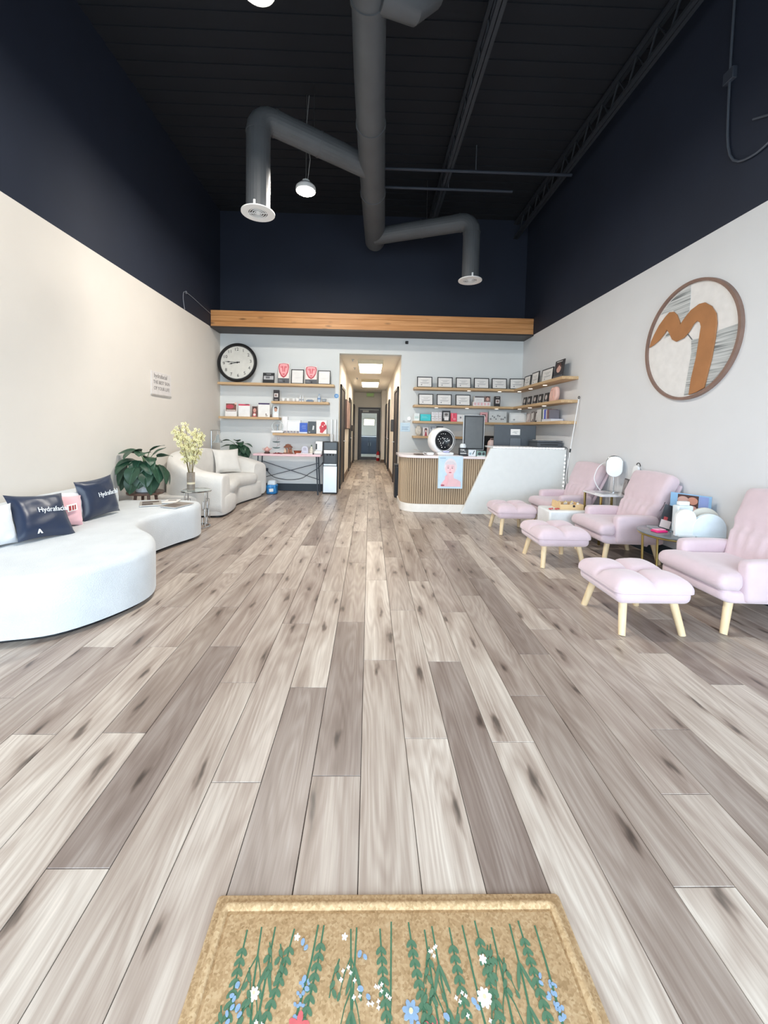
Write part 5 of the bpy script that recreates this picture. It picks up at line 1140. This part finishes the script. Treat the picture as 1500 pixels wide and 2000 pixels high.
t = thing('white_mouse', 'small white gadget with a coiled lead beside the round scanner', 'gadget', (.99, 6.33, .901), .2); obj('gadget_body', MB().soft(-.06, -.03, 0, .05, .03, .045, .018, 7), M_PLASTIC, t); obj('lead', MB().tube(catmull([(-.06, 0, .01), (-.10, -.02, .008), (-.12, .02, .03), (-.09, .03, .045), (-.06, .02, .03)], 4, False), .004, 6), M_PLASTIC, t)
t = thing('counter_papers', 'thin white sheet curling over the counter edge above poster', 'paper', (1.28, 6.24, .901)); obj('sheet', MB().box(-.19, -.07, 0, .20, .07, .004), M_PAPER, t); obj('second_sheet', MB().box(-.15, -.06, 0, .15, .06, .003), mat('#e0e4ea', .6), t, loc=(.03, .0, .0045), rot=(0, 0, .08))
t = thing('candle_jar', 'black jar with white lettering and white lid on counter', 'jar', (1.505, 6.30, .901)); obj('jar_body', MB().box(-.065, -.04, 0, .065, .04, .13), mat('#1c1e22', .3), t, bevel=.012); obj('lid', MB().lathe([(.045, .13), (.05, .14), (.05, .17), (.035, .195), (.0, .20)], n=20), mat('#dfe6ea', .25), t)
text('lettering', 'TPL..', .05, M_PAPER, t, (0, -.042, .09)); obj('printed_line', MB().box(-.05, -.042, .04, .05, -.04, .05), M_PAPER, t)
carton('leaflet_holder', 'pale product leaflet standing under the kiosk screen', 'leaflet', 1.59, 1.71, .90, .10, .02, '#dfe5ea', [('p', '#3a3d44', [(.5, .3), (.75, .9), (.85, .85), (.6, .25)]), ('e', '#9db4c0', .25, .4, .15, .2)], y=6.28)
carton('product_box', 'low green and grey product box at counter right end', 'box', 1.72, 1.86, .90, .085, .07, '#7d9a94', [('e', '#31383c', .3, .5, .2, .3), ('e', '#31383c', .75, .5, .15, .3), ('r', '#dfe6e4', .0, .0, 1, .15)], y=6.28)
t = thing('kiosk_screen', 'upright portrait touch screen with grey display and silver frame', 'screen', (1.70, 6.42, .901))
obj('stand_foot', MB().box(-.11, -.07, 0, .11, .09, .012), M_BLACK, t, bevel=.004); obj('stand_neck', MB().box(-.03, .02, .012, .03, .045, .2), M_STEEL, t, bevel=.004)
obj('silver_frame', MB().box(-.175, -.012, .09, .175, .018, .665), mat('#c4c6c8', .3, .5), t, bevel=.006); obj('bezel', MB().box(-.163, -.015, .10, .163, -.0125, .655), M_BLACK, t); obj('display', MB().box(-.142, -.017, .125, .142, -.0152, .63), mat('#5d6062', .25), t)
# monitor back
t = thing('computer_monitor', 'wide dark grey computer monitor seen from behind on the desk', 'monitor', (2.47, 6.66, .761))
obj('monitor_shell', MB().box(-.36, -.02, .22, .36, .015, .66), mat('#535960', .45), t, bevel=.012); obj('screen', MB().box(-.345, .015, .235, .345, .018, .645), M_BLACK, t)
obj('stand_neck', MB().box(-.09, -.05, .02, .09, -.021, .44), mat('#666d75', .4), t, bevel=.006); obj('stand_foot', MB().box(-.13, -.12, 0, .13, .08, .02), mat('#666d75', .4), t, bevel=.006)
obj('paper_label', MB().box(-.08, -.022, .49, .08, -.0202, .59), M_PAPER, t); obj('label_scribble', MB().box(-.05, -.0232, .53, .02, -.0221, .535).box(-.03, -.0232, .545, .05, -.0221, .55).box(-.01, -.0232, .515, .03, -.0221, .52), mat('#8f9398', .6), t)
t = thing('printer', 'dark grey flat printer on the white ledge at the wall', 'printer', (2.87, 6.36, 1.071))
obj('printer_body', MB().box(-.20, -.15, 0, .20, .17, .075), mat('#4b4f55', .5), t, bevel=.008); obj('scanner_lid', MB().box(-.205, -.155, .079, .205, .175, .105), mat('#5a5f66', .45), t, bevel=.006); obj('paper_slot', MB().box(-.15, -.153, .03, .13, -.15, .045), M_BLACK, t); obj('white_sheet', MB().box(-.17, -.10, .106, .12, .12, .11), M_PAPER, t)
# desk chair
t = thing('office_chair', 'black office chair behind the desk mostly hidden by the monitor', 'chair', (2.32, 7.28, 0))
obj('seat', MB().soft(-.24, -.24, .44, .24, .24, .52, .03, 8), M_BLACK, t); obj('backrest', MB().soft(-.22, .20, .58, .22, .27, 1.22, .10, 10, lambda p, c, h: (p.x*(1-.45*max(0, (p.z-1.0)/.22)**2), p.y, p.z)), M_BLACK, t)
obj('back_post', MB().box(-.03, .26, .42, .03, .29, .9), M_BLACK, t, bevel=.006); obj('gas_column', MB().cyl((0, 0, .1), (0, 0, .44), .025), M_STEEL, t)
for i in range(5):
    a = 2*PI*i/5+.3; p = obj('leg', MB().tube([(0, 0, .11), (.28*math.cos(a), .28*math.sin(a), .07)], [.022, .015], 8), M_BLACK, t); obj('caster', MB().lathe([(.02, 0), (.03, .012), (.03, .05), (.02, .06)], n=12), M_BLACK, p, loc=(.28*math.cos(a), .28*math.sin(a), 0))
t = thing('handbag', 'pale pink rounded bag standing behind the slanted panel', 'bag', (2.13, 6.78, .761)); obj('bag_body', MB().soft(-.09, -.07, 0, .09, .07, .40, .06, 9, lambda p, c, h: (p.x*(1.05-.9*max(0, p.z-.15)), p.y, p.z)), mat('#e2c5bd', .6), t); obj('bag_handle', MB().tube([(-.04, 0, .36), (-.035, 0, .42), (.035, 0, .42), (.04, 0, .36)], .006, 8), mat('#caa89f', .5), t)
# bin
t = thing('trash_bin', 'tall black bin standing between the hallway and the counter', 'bin', (.57, 7.62, 0)); obj('bin_body', MB().box(-.075, -.15, 0, .10, .15, .6), mat('#23252b', .35), t, bevel=.012); obj('bin_lid', MB().box(-.08, -.155, .602, .105, .155, .64), mat('#2d3037', .3), t, bevel=.01); obj('pedal', MB().box(-.03, -.18, .01, .05, -.15, .025), M_STEEL, t, bevel=.003)
# pole leaning on the right wall
t = thing('telescopic_pole', 'thin white pole with black joints leaning on the right wall', 'pole', (0, 0, 0))
a, b = Vector((2.93, 5.93, .0)), Vector((3.085, 5.80, 1.81)); L_ = b-a
obj('pole_rod', MB().tube([a, b], .0065, 10), M_PLASTIC, t); obj('pole_joint', MB().tube([a+L_*.56, a+L_*.59], .012, 10), M_BLACK, t); obj('pole_foot', MB().tube([a, a+L_*.03], .016, 10), M_BLACK, t)
obj('ring_hook', MB().tube([b+Vector((0, .02*math.cos(i*PI/8), .02+.02*math.sin(i*PI/8))) for i in range(16)], .005, 6, closed=True), M_BLACK, t)
t = thing('hanging_cord', 'thin dark cord hanging from printer ledge beside the pole', 'cord', (0, 0, 0)); obj('cord_run', MB().tube(catmull([(3.085, 6.2, 1.09), (3.09, 6.06, 1.04), (3.09, 6.04, .8), (3.06, 5.98, .62), (3.08, 5.95, .3), (3.085, 5.95, .05)], 5, False), .005, 6), mat('#6c7076', .5), t); obj('cord_plug', MB().box(3.07, 5.93, .03, 3.109, 5.97, .07), M_PLASTIC, t)

# ---------------------------------------------------------------- round wall emblem
t = thing('wall_emblem', 'large round sign with a copper letter m on the right wall', 'sign', (XR, 3.84, 2.225), -PI/2)
q = MB(); q.lathe([(.545, 0), (.572, 0), (.572, .036), (.545, .036), (.545, 0)], n=80, cap=0); obj('round_frame', q, mat('#8a6f63', .5, nvar=.15), t, rot=(PI/2, 0, 0))
q = MB(); q.lathe([(.545, .002), (.545, .012)], n=80); obj('white_disc', q, mat('#eceae8', .45), t, rot=(PI/2, 0, 0))
MH = hatch()
for nm, P_ in (('hatched_inlay', [(-.008, .535), (-.002, .407), (-.009, .299), (-.096, .185), (-.147, .292), (-.217, .357), (-.273, .361), (-.388, .361), (-.27, .455), (-.141, .515)]),
               ('hatched_inlay', [(.30, .0), (.345, .021), (.533, .03), (.525, -.08), (.48, -.22), (.40, -.34), (.30, -.43), (.22, -.48)]),
               ('hatched_inlay', [(.049, .003), (.139, -.003), (.13, -.19), (.09, -.378), (.075, -.52), (-.01, -.53), (.025, -.293), (.05, -.124), (.04, -.004)]),
               ('hatched_inlay', [(-.273, .151), (-.236, .108), (-.321, .098)])):
    obj(nm, MB().prism(P_, -.0125, -.016, 'y'), MH, t)
obj('thin_line', MB().prism([(-.03, .085), (-.02, .09), (.052, .004), (.045, .0)], -.0125, -.016, 'y'), mat('#6a6d70', .6), t)
mpts = [(-.52, .04), (-.50, .10), (-.455, .17), (-.392, .249), (-.304, .319), (-.25, .35), (-.193, .338), (-.147, .292), (-.118, .235), (-.096, .185), (-.048, .232), (.027, .289), (.12, .319), (.184, .313), (.258, .257), (.311, .176), (.325, .085), (.319, -.043), (.294, -.221), (.256, -.38), (.235, -.478), (.149, -.512), (.061, -.53), (.078, -.378), (.121, -.19), (.144, -.004), (.157, .099), (.142, .141), (.103, .167), (.067, .146), (.013, .081), (-.044, .039), (-.137, .024), (-.193, .057), (-.238, .134), (-.275, .176), (-.324, .129), (-.38, .09), (-.45, .06)]
obj('copper_letter', MB().prism(mpts, -.0165, -.03, 'y'), mat('#b07a4e', .55, nvar=.12, nscale=6), t, bevel=.002)

# ---------------------------------------------------------------- ottomans and armchairs
def cone_leg(x0, y0, z0, x1, y1, r0=.026, r1=.021):
    return MB().cyl((x0, y0, z0), (x1, y1, 0), r0, r1, 18)
def ott_fn(p, c, h):
    x, y, z = p
    if z > c.z:
        k = (z-c.z)/h.z; u, v = abs(x)/h.x, abs(y)/h.y
        dome = (math.sin(PI*min(1, u*.98+.02))**.6)*(math.sin(PI*min(1, v*.98+.02))**.6)
        z += k*(.030*dome-.022*(math.exp(-(x/.020)**2)*(1-.4*v)+math.exp(-(y/.020)**2)*(1-.4*u))-.022*math.exp(-(x*x+y*y)/.0012)-.022*max(u, v)**6)
    else:
        x *= .95; y *= .95
    return (x, y, z)
t = thing('ottoman', 'tufted pale pink ottoman nearest the camera', 'ottoman', (1.86, 2.68, 0), 0, 'pink footstools in front of the pink chairs')
obj('cushion', MB().soft(-.26, -.26, .205, .26, .26, .355, .05, 40, ott_fn, .9), M_PINK, t, sharp=80)
for sx in (-1, 1):
    for sy in (-1, 1): obj('leg', cone_leg(sx*.165, sy*.165, .225, sx*.20, sy*.225), M_LEG, t)
dup(t, (1.89, 3.92, 0), 0, 'tufted pale pink ottoman in the middle of the row of three'); dup(t, (1.88, 5.10, 0), .0, 'tufted pale pink ottoman farthest back beside the reception counter')

def tpart(nm, mbx, m, t, sharp=80, tilt=.46, piv=(0, .15, .315)):
    o = obj(nm, mbx, m, t, sharp=sharp); o.matrix_basis = Matrix.Translation(piv) @ Matrix.Rotation(-tilt, 4, 'X'); return o
t = thing('armchair', 'pale pink recliner armchair cut by the right edge of the photo', 'chair', (2.655, 2.74, 0), -PI/2, 'pink reclining armchairs along the right wall')
obj('seat_frame', MB().soft(-.355, -.37, .205, .355, .32, .292, .035, 12, lambda p, c, h: (p.x*(1-.06*max(0, -(p.y)/.37)), p.y, p.z+(.012 if p.y < -.3 else 0))), M_PINK, t, sharp=80)
def seat_fn(p, c, h):
    x, y, z = p
    if y > -.24: x *= .72 if y > -.19 else 1-.28*(y+.24)/.05
    if z > c.z: z += .012*(1-(x/h.x)**2)-.035*max(0, (-y-.30)/.14)**2
    return (x, y, z)
obj('seat_cushion', MB().soft(-.355, -.405, .293, .355, .20, .405, .048, 18, seat_fn), M_PINK, t, sharp=80)
for s in (-1, 1):
    x0, x1 = (.255, .375) if s > 0 else (-.375, -.255)
    obj('arm', MB().soft(x0, -.225, .225, x1, .24, .50, .04, 12, lambda p, c, h: (p.x, p.y+.05*max(0, (p.z-.25))*(-1 if p.y < 0 else 1)*.3, p.z-.012*((p.y)/.26)**2)), M_PINK, t, sharp=80)
def back_fn(p, c, h):
    x, y, z = p
    if y < c.y:
        y += .035*math.exp(-((z-.30)/.025)**2)           # crease between the lumbar and head cushions
        y -= .02*(1-(x/h.x)**2)
        y += .006*math.sin(x*60+z*9)*math.exp(-((z-.22)/.12)**2)
    x *= (.82+.30*max(0, min(1, z/.35))) if z < .35 else 1.12+.05*((z-.35)/.25)**2
    if z > .5: z += .012*math.cos(x*5)
    return (x, y, z)
tpart('back_cushion', MB().soft(-.31, -.075, .0, .31, .065, .64, .06, 28, back_fn, .8), M_PINK, t)
tpart('back_shell', MB().soft(-.33, .066, -.12, .33, .104, .59, .018, 10, lambda p, c, h: (p.x*(.80+.24*max(0, min(1, (p.z+.12)/.5))), p.y, p.z)), M_PINK, t)
for sx in (-1, 1):
    obj('leg', cone_leg(sx*.28, -.28, .225, sx*.31, -.33, .030, .024), M_LEG, t); obj('leg', cone_leg(sx*.27, .24, .225, sx*.29, .31, .030, .024), M_LEG, t)
t.scale = (.83, .9, 1)
dup(t, (2.655, 4.08, 0), -PI/2, 'pale pink recliner armchair in the middle of the three'); dup(t, (2.655, 5.27, 0), -PI/2+.05, 'pale pink recliner armchair farthest back near the counter')

# ---------------------------------------------------------------- things between the chairs
t = thing('cube_table', 'white cube side table with fluted lower sides between two chairs', 'table', (2.33, 4.64, 0))
obj('body', MB().box(-.23, -.17, .16, .23, .17, .40), mat('#eef0f0', .35), t, bevel=.02)
q = MB()
for i in range(22): q.cyl((-.21+.02*i, -.155, 0), (-.21+.02*i, -.155, .16), .011, n=8); q.cyl((-.21+.02*i, .155, 0), (-.21+.02*i, .155, .16), .011, n=8)
for i in range(15): q.cyl((-.215, -.14+.02*i, 0), (-.215, -.14+.02*i, .16), .011, n=8); q.cyl((.215, -.14+.02*i, 0), (.215, -.14+.02*i, .16), .011, n=8)
obj('fluted_skirt', q, mat('#d3d8de', .5), t)
ZB = .401
t = thing('wooden_tray_box', 'light wood open tray box full of trinkets on the cube table', 'box', (2.40, 4.66, ZB))
mw = mat('#e6c593', .5, nvar=.08)
obj('box_floor', MB().box(-.14, -.11, .0, .14, .11, .008), mw, t); 
for nm, b_ in (('box_side', (-.14, -.11, .009, .14, -.10, .06)), ('box_side', (-.14, .10, .009, .14, .11, .06)), ('box_side', (-.14, -.0995, .009, -.13, .0995, .085)), ('box_side', (.13, -.0995, .009, .14, .0995, .06))): obj(nm, MB().box(*b_), mw, t, bevel=.002)
obj('clasp', MB().box(.01, -.114, .03, .035, -.1105, .055), mat('#3a3030', .4), t)
rd = random.Random(9)
for i in range(9):
    c_ = ('#f3eee6', '#d8c9b8', '#b9b2ab', '#efe3d8')[i % 4]; x, y = rd.uniform(-.1, .1), rd.uniform(-.07, .07)
    s = thing('trinket_dish', ('first', 'second', 'third', 'fourth', 'fifth', 'sixth', 'seventh', 'eighth', 'ninth')[i]+' small pearl trinket from the left in the wooden tray box', 'trinket', (2.40-.105+.026*i, 4.66+.05*math.sin(i*2.1), ZB+.009), 0, 'pearl trinkets in wooden box')
    obj('body', MB().lathe([(.014, 0), (.02, .02), (.018, .05), (.0, .066)], n=10), mat(c_, .35), s); obj('cap', MB().lathe([(.006, .064), (.005, .074)], n=8), M_GOLD, s)
for i in range(4):
    s = thing('red_candy', ('first', 'second', 'third', 'fourth')[i]+' tiny red wrapped sweet on the cube table from left', 'candy', (2.135+.035*i, 4.54+.02*(i % 2), ZB), i, 'red sweets on cube table')
    obj('wrapper', MB().soft(-.013, -.009, .001, .013, .009, .018, .006, 4), mat('#c8504e', .4), s); obj('twist_end', MB().box(-.021, -.005, .006, -.0135, .005, .01).box(.0135, -.005, .006, .021, .005, .01), mat('#d98a80', .4), s)
# gold leg tier table
t = thing('tier_table', 'two tier marble topped table with square gold legs between chairs', 'table', (2.88, 4.67, 0))
for x in (-.17, .17):
    for y in (-.17, .17): obj('leg', MB().box(x-.011, y-.011, 0, x+.011, y+.011, .57), M_GOLD, t, bevel=.002)
mm = mat('#e9e7ea', .15, nvar=.15, nscale=5)
obj('top_slab', MB().box(-.19, -.19, .571, .19, .19, .59), mm, t, bevel=.003); obj('lower_slab', MB().box(-.155, -.155, .40, .155, .155, .415), mm, t, bevel=.003)
t = thing('led_mirror', 'white and chrome round edged vanity mirror on the gold table', 'mirror', (3.0, 4.74, .591), -.55)
obj('foot', MB().lathe([(.07, 0), (.07, .01), (.015, .02)], n=24), M_CHROME, t); obj('stem', MB().cyl((0, 0, .02), (0, 0, .2), .007), M_CHROME, t)
P_ = rrect(-.085, .19, .085, .44, .084, 8)
obj('white_face', MB().prism(P_, -.045, -.02, 'y'), mat('#eef2f5', .2), t, bevel=.006); obj('chrome_back', MB().prism(rrect(-.09, .19, .095, .45, .09, 8), -.018, .05, 'y'), M_CHROME, t, bevel=.01)
t = thing('magazine_stack', 'flat grey leaflets on the lower tier of the gold table', 'leaflet', (2.86, 4.62, .416)); obj('leaflet_sheet', MB().box(-.10, -.07, 0, .10, .07, .008), mat('#cdd2d8', .4), t); obj('upper_sheet', MB().box(-.08, -.07, .009, .09, .05, .013), mat('#8b9098', .4), t, rot=(0, 0, .2))
t = thing('leaflet', 'thin glossy magazine on the marble top of the gold table', 'magazine', (2.82, 4.58, .591), .2); obj('pages', MB().box(-.10, -.07, 0, .10, .07, .006), M_PAPER, t); obj('cover', MB().box(-.10, -.07, .0065, .10, .07, .008), mat('#b3b7bd', .3), t)
t = thing('framed_picture', 'small dark framed picture leaning on the gold table', 'frame', (3.02, 4.56, .591), -PI/2); t.rotation_euler = (Matrix.Rotation(-PI/2-.3, 4, 'Z') @ Matrix.Rotation(-.15, 4, 'X')).to_euler(); obj('frame', MB().box(-.07, -.008, 0, .07, .008, .19), mat('#5b5658', .5), t, bevel=.002); obj('picture', MB().box(-.055, -.010, .015, .055, -.0085, .175), mat('#97908e', .4, nvar=.4, nscale=20), t)
t = thing('white_fan_handle', 'white paddle shaped device leaning on the wall behind middle chair', 'device', (3.075, 4.52, .591), -PI/2); t.rotation_euler = (Matrix.Rotation(-PI/2, 4, 'Z') @ Matrix.Rotation(.22, 4, 'Y')).to_euler(); obj('paddle', MB().prism(rrect(-.045, 0, .045, .36, .04, 5), -.012, .012, 'y'), M_PLASTIC, t, bevel=.004); obj('dark_hook', MB().tube([(.02+.03*math.cos(a*PI/8), 0, .37+.03*math.sin(a*PI/8)) for a in range(9)], .005, 6), M_BLACK, t)
t = thing('mirror_cord', 'white cord looping over the farthest pink chair to mirror', 'cord', (0, 0, 0)); obj('cord_run', MB().tube(catmull([(2.90, 4.84, .597), (2.86, 4.86, .66), (2.84, 4.88, .76), (2.90, 4.88, .9), (3.02, 4.89, .93), (3.09, 4.89, .7), (3.09, 4.88, .3), (3.09, 4.88, .05)], 6, False), .005, 6), M_PLASTIC, t); obj('cord_plug', MB().box(3.07, 4.86, .03, 3.09, 4.90, .07), M_PLASTIC, t)

# round glass table
t = thing('glass_table', 'round glass table with gold legs between two near chairs', 'table', (2.70, 3.38, -.040))
obj('glass_top', MB().lathe([(.27, .475), (.275, .478), (.275, .486), (.27, .488)], n=48), mat('#8f969c', .08, trans=.35), t)
q = MB(); q.tube([(.262*math.cos(i*PI/24), .262*math.sin(i*PI/24), .466) for i in range(48)], .009, 8, closed=True); obj('gold_rim', q, M_GOLD, t)
for a in (80, 170, 260, 350):
    c, s = math.cos(math.radians(a)), math.sin(math.radians(a)); obj('leg', MB().tube([(c*.25, s*.25, .46), (c*.235, s*.235, .04)], .010, 8), M_GOLD, t)
ZG = .449
t = thing('pink_case', 'bright pink rectangular case on the round glass table', 'case', (2.57, 3.38, ZG), .15); obj('case_bottom', MB().box(-.055, -.035, 0, .055, .035, .016), mat('#f0307f', .4), t, bevel=.004); obj('case_top', MB().box(-.045, -.02, .0165, .05, .03, .024), mat('#f6a9c6', .4), t, bevel=.003)
t = thing('brochure', 'grey folded brochure on the round glass table', 'brochure', (2.67, 3.52, ZG), -.3); obj('lower_page', MB().box(-.08, -.05, 0, .08, .05, .004), mat('#cfd2d8', .4), t); obj('upper_page', MB().box(-.08, -.05, .0045, .06, .05, .008), mat('#a5aab2', .4), t)
arch('large white arch shaped display board behind the near chair arm', (2.87, 3.22, ZG), .26, .20, .03, '#e9f3f8', -.15, 'display', 'arch_display', False)
arch('cream arch display board standing behind the larger white arch', (2.905, 3.31, ZG), .25, .235, .02, '#ded9ce', -.15, 'display', 'arch_display', False)
arch('tall narrow white arch display left on the round glass table', (2.69, 3.25, ZG), .16, .23, .03, '#eef1f2', -.15, 'display', 'arch_display', False)
t = thing('white_bottle', 'square shouldered white bottle between the arch displays', 'bottle', (2.77, 3.38, ZG)); obj('body', MB().box(-.07, -.035, 0, .07, .035, .24), mat('#e4eef3', .3), t, bevel=.012); obj('cap', MB().box(-.045, -.02, .241, .045, .02, .275), M_PLASTIC, t, bevel=.005)
t = thing('photo_card', 'wide blue bordered card of close up skin photos on the wall', 'card', (3.06, 3.45, .66), -PI/2+.25); t.rotation_euler = (Matrix.Rotation(-PI/2+.5, 4, 'Z') @ Matrix.Rotation(-.05, 4, 'X')).to_euler()
t.location = (2.97, 3.55, .45)
obj('backing', MB().box(-.16, -.006, 0, .16, 0, .31), mat('#8fb8dc', .4), t, bevel=.001)
obj('lilac_border', MB().box(.07, -.0075, .17, .14, -.0062, .30), mat('#8f9fd2', .4), t); obj('dark_panel', MB().box(-.10, -.0075, .12, .065, -.0062, .30), mat('#4e332f', .5), t)
obj('skin_photo', MB().prism(E_(-.055, .25, .045, .035), -.0088, -.0076, 'y'), mat('#c9a196', .5), t); obj('skin_photo', MB().prism(E_(.02, .25, .04, .035), -.0088, -.0076, 'y'), mat('#c98d78', .5), t); obj('skin_photo', MB().prism(E_(.025, .17, .035, .035), -.0088, -.0076, 'y'), mat('#e0b0a6', .5), t)
t = thing('dark_brochure', 'dark brochure with red print leaning behind the white arches', 'brochure', (2.66, 3.46, ZG), -.3); t.rotation_euler = (Matrix.Rotation(-.3, 4, 'Z') @ Matrix.Rotation(-.1, 4, 'X') @ Matrix.Rotation(.25, 4, 'Y')).to_euler(); obj('panel', MB().box(-.04, -.005, .012, .05, 0, .23), mat('#2f3036', .4), t); obj('printed_area', MB().box(-.035, -.0065, .02, .045, -.0052, .09), mat('#d9c9c6', .5), t); obj('red_mark', MB().box(-.02, -.0075, .09, .01, -.0066, .12), mat('#b8484a', .5), t)
# ---------------------------------------------------------------- doormat
t = thing('doormat', 'tan coir doormat printed with green stems and wildflowers', 'mat', (.082, .735, 0), -.0)
W2, D2 = .472, .295
M_COIR = coir()
def slab(x0, y0, x1, y1, h, r): 
    return outline_prof([(a, b) for a, b in rrect(x0, y0, x1, y1, r, 4)], [(0, .0005), (0, h*.7), (.003, h)])
q = MB(); q.rings(slab(-W2, -D2, W2, D2, .010, .01)); obj('mat_base', q, M_COIR, t, sharp=50)
q = MB()
for (a, b) in ((-.030, .0155),):
    P_ = rrect(-W2+.028, -D2+.028, W2-.028, D2-.028, .012, 4); k = len(P_)
    q.tube([(p[0], p[1], .0085) for p in P_], .011, 8, closed=True)
obj('raised_border', q, M_COIR, t, sharp=60)
q = MB(); q.rings(outline_prof(rrect(-W2+.045, -D2+.045, W2-.045, D2-.045, .01, 4), [(0, .0101), (.0, .0115), (.001, .012)])); obj('printed_field', q, M_COIR, t, sharp=50)
stem = MB(); lf = MB(); wf = MB(); pf = MB(); bf = MB(); ce = MB(); rd = random.Random(21); ZM = .0121; ZC_ = 0.
def strip(m_, pts, w0, w1=None):
    global ZC_; ZC_ += 1.1e-6
    w1 = w0 if w1 is None else w1; n = len(pts); L1 = []; L2 = []
    for i, p in enumerate(pts):
        a = pts[max(i-1, 0)]; b = pts[min(i+1, n-1)]; d_ = Vector((b[0]-a[0], b[1]-a[1])).normalized(); nn = (-d_.y, d_.x); w_ = (w0+(w1-w0)*i/(n-1))/2
        L1.append((p[0]+nn[0]*w_, p[1]+nn[1]*w_)); L2.append((p[0]-nn[0]*w_, p[1]-nn[1]*w_))
    m_.prism(L1+L2[::-1], ZM, ZM+.0005+ZC_, 'z')
def petal(m_, x, y, a, ln, wd):
    global ZC_; ZC_ += 1.1e-6; m_.prism([(x+ln*.5*math.cos(a)+u*math.cos(a)*ln*.5-v*math.sin(a)*wd*.5, y+ln*.5*math.sin(a)+u*math.sin(a)*ln*.5+v*math.cos(a)*wd*.5) for u, v in [(math.cos(PI*i/4), math.sin(PI*i/4)) for i in range(8)]], ZM+.0003, ZM+.0012+ZC_, 'z')
def flower(m_, x, y, n, r, cc=None):
    for i in range(n): petal(m_, x, y, 2*PI*i/n+.2, r, r*.55)
    if cc is not None: cc.prism([(x+r*.22*math.cos(i*PI/4), y+r*.22*math.sin(i*PI/4)) for i in range(8)], ZM+.0013, ZM+.0042, 'z')
xs = [-.37, -.335, -.30, -.25, -.19, -.175, -.105, -.09, -.03, .0, .045, .085, .105, .15, .185, .22, .26, .31, .335, .375]
for i, x in enumerate(xs):
    y0 = .225+rd.uniform(-.012, .006); ln = rd.choice((.2, .3, .38, .42)); dx = rd.uniform(-.05, .05)
    P_ = [(x, y0), (x+dx*.2, y0-ln*.35), (x+dx*.6, y0-ln*.7), (x+dx, y0-ln)]
    strip(stem, P_, .0038, .0058)
    kind = i % 5
    for k in range(2, int(ln/.018)):
        s = k*.018/ln; px_, py_ = x+dx*s**1.3, y0-ln*s
        for sd in (-1, 1):
            if kind in (0, 3):
                petal(lf, px_, py_, -PI/2+sd*.7, .019, .009)
            elif kind == 1 and k % 3 == 0:
                strip(stem, [(px_, py_), (px_+sd*.014, py_-.03), (px_+sd*.022, py_-.06)], .003, .0015)
                petal(lf, px_+sd*.022, py_-.06, -PI/2+sd*.3, .016, .007)
            elif kind == 2 and k % 4 == 0:
                petal(lf, px_, py_, -PI/2+sd*.35, .055, .008)
            elif kind == 4 and s > .5:
                for _ in range(2): petal(bf, px_+sd*.006, py_, rd.uniform(0, 6.28), .008, .006)
    ex_, ey_ = P_[-1]
    if kind == 1: flower(wf, ex_, ey_, 10, .024, ce)
    if kind == 2: flower(pf, ex_, ey_, 5, .024, None)
    if kind == 3:
        for _ in range(16): flower(wf, ex_+rd.uniform(-.03, .03), ey_+rd.uniform(-.02, .04), 4, .0045)
for (x, y, m_, n, r, cc) in ((-.21, .05, pf, 5, .024, None), (-.29, -.0, pf, 6, .03, None), (.08, .035, pf, 6, .026, ce), (.035, .07, bf, 7, .02, ce), (.02, -.03, bf, 8, .034, ce), (.205, .09, wf, 8, .018, ce), (.24, -.01, wf, 12, .03, ce), (-.32, .10, wf, 7, .013, ce), (-.37, -.02, wf, 10, .026, ce), (.22, .155, wf, 6, .010, None), (-.12, .20, wf, 5, .008, None), (-.24, .2, wf, 5, .008, None), (.14, -.12, pf, 6, .03, ce), (-.1, -.13, wf, 12, .03, ce), (.3, -.15, pf, 6, .028, ce), (-.3, -.17, bf, 8, .03, ce), (.06, -.2, wf, 12, .03, ce)):
    flower(m_, x, y, n, r, cc)
for k in range(70):
    x, y = rd.uniform(-.39, .39), rd.uniform(-.22, .19); c_ = rd.random()
    if c_ < .45:
        for _ in range(5): flower(wf, x+rd.uniform(-.015, .015), y+rd.uniform(-.02, .02), 4, .0042)
    elif c_ < .75:
        d_ = rd.choice((-1, 1)); strip(stem, [(x, y+.03), (x+d_*.012, y), (x+d_*.018, y-.035)], .003, .002)
        for j in range(4): petal(lf, x+d_*.004*j, y+.02-.014*j, -PI/2+d_*.6*(-1)**j, .017, .009)
    else: petal(bf, x, y, rd.uniform(0, 6.28), .014, .010); petal(bf, x+.006, y-.008, rd.uniform(0, 6.28), .012, .008)
for k in range(26): y = .12-.011*(k % 13); x = (.345 if k < 13 else -.36)+(.012 if k < 13 else -.004)*(k % 13)/3; petal(bf, x, y, rd.uniform(0, 6.28), .011, .007); 
for nm, m_, c_ in (('printed_stems', stem, '#3f6b50'), ('printed_leaves', lf, '#4f7258'), ('white_flowers', wf, '#f2f0ea'), ('red_flowers', pf, '#cf6468'), ('blue_flowers', bf, '#86a0bd'), ('flower_centres', ce, '#e8dca8')): obj(nm, m_, mat(c_, .85, nvar=.1, nscale=60), t, kind='stuff' if nm != 'printed_stems' else None)
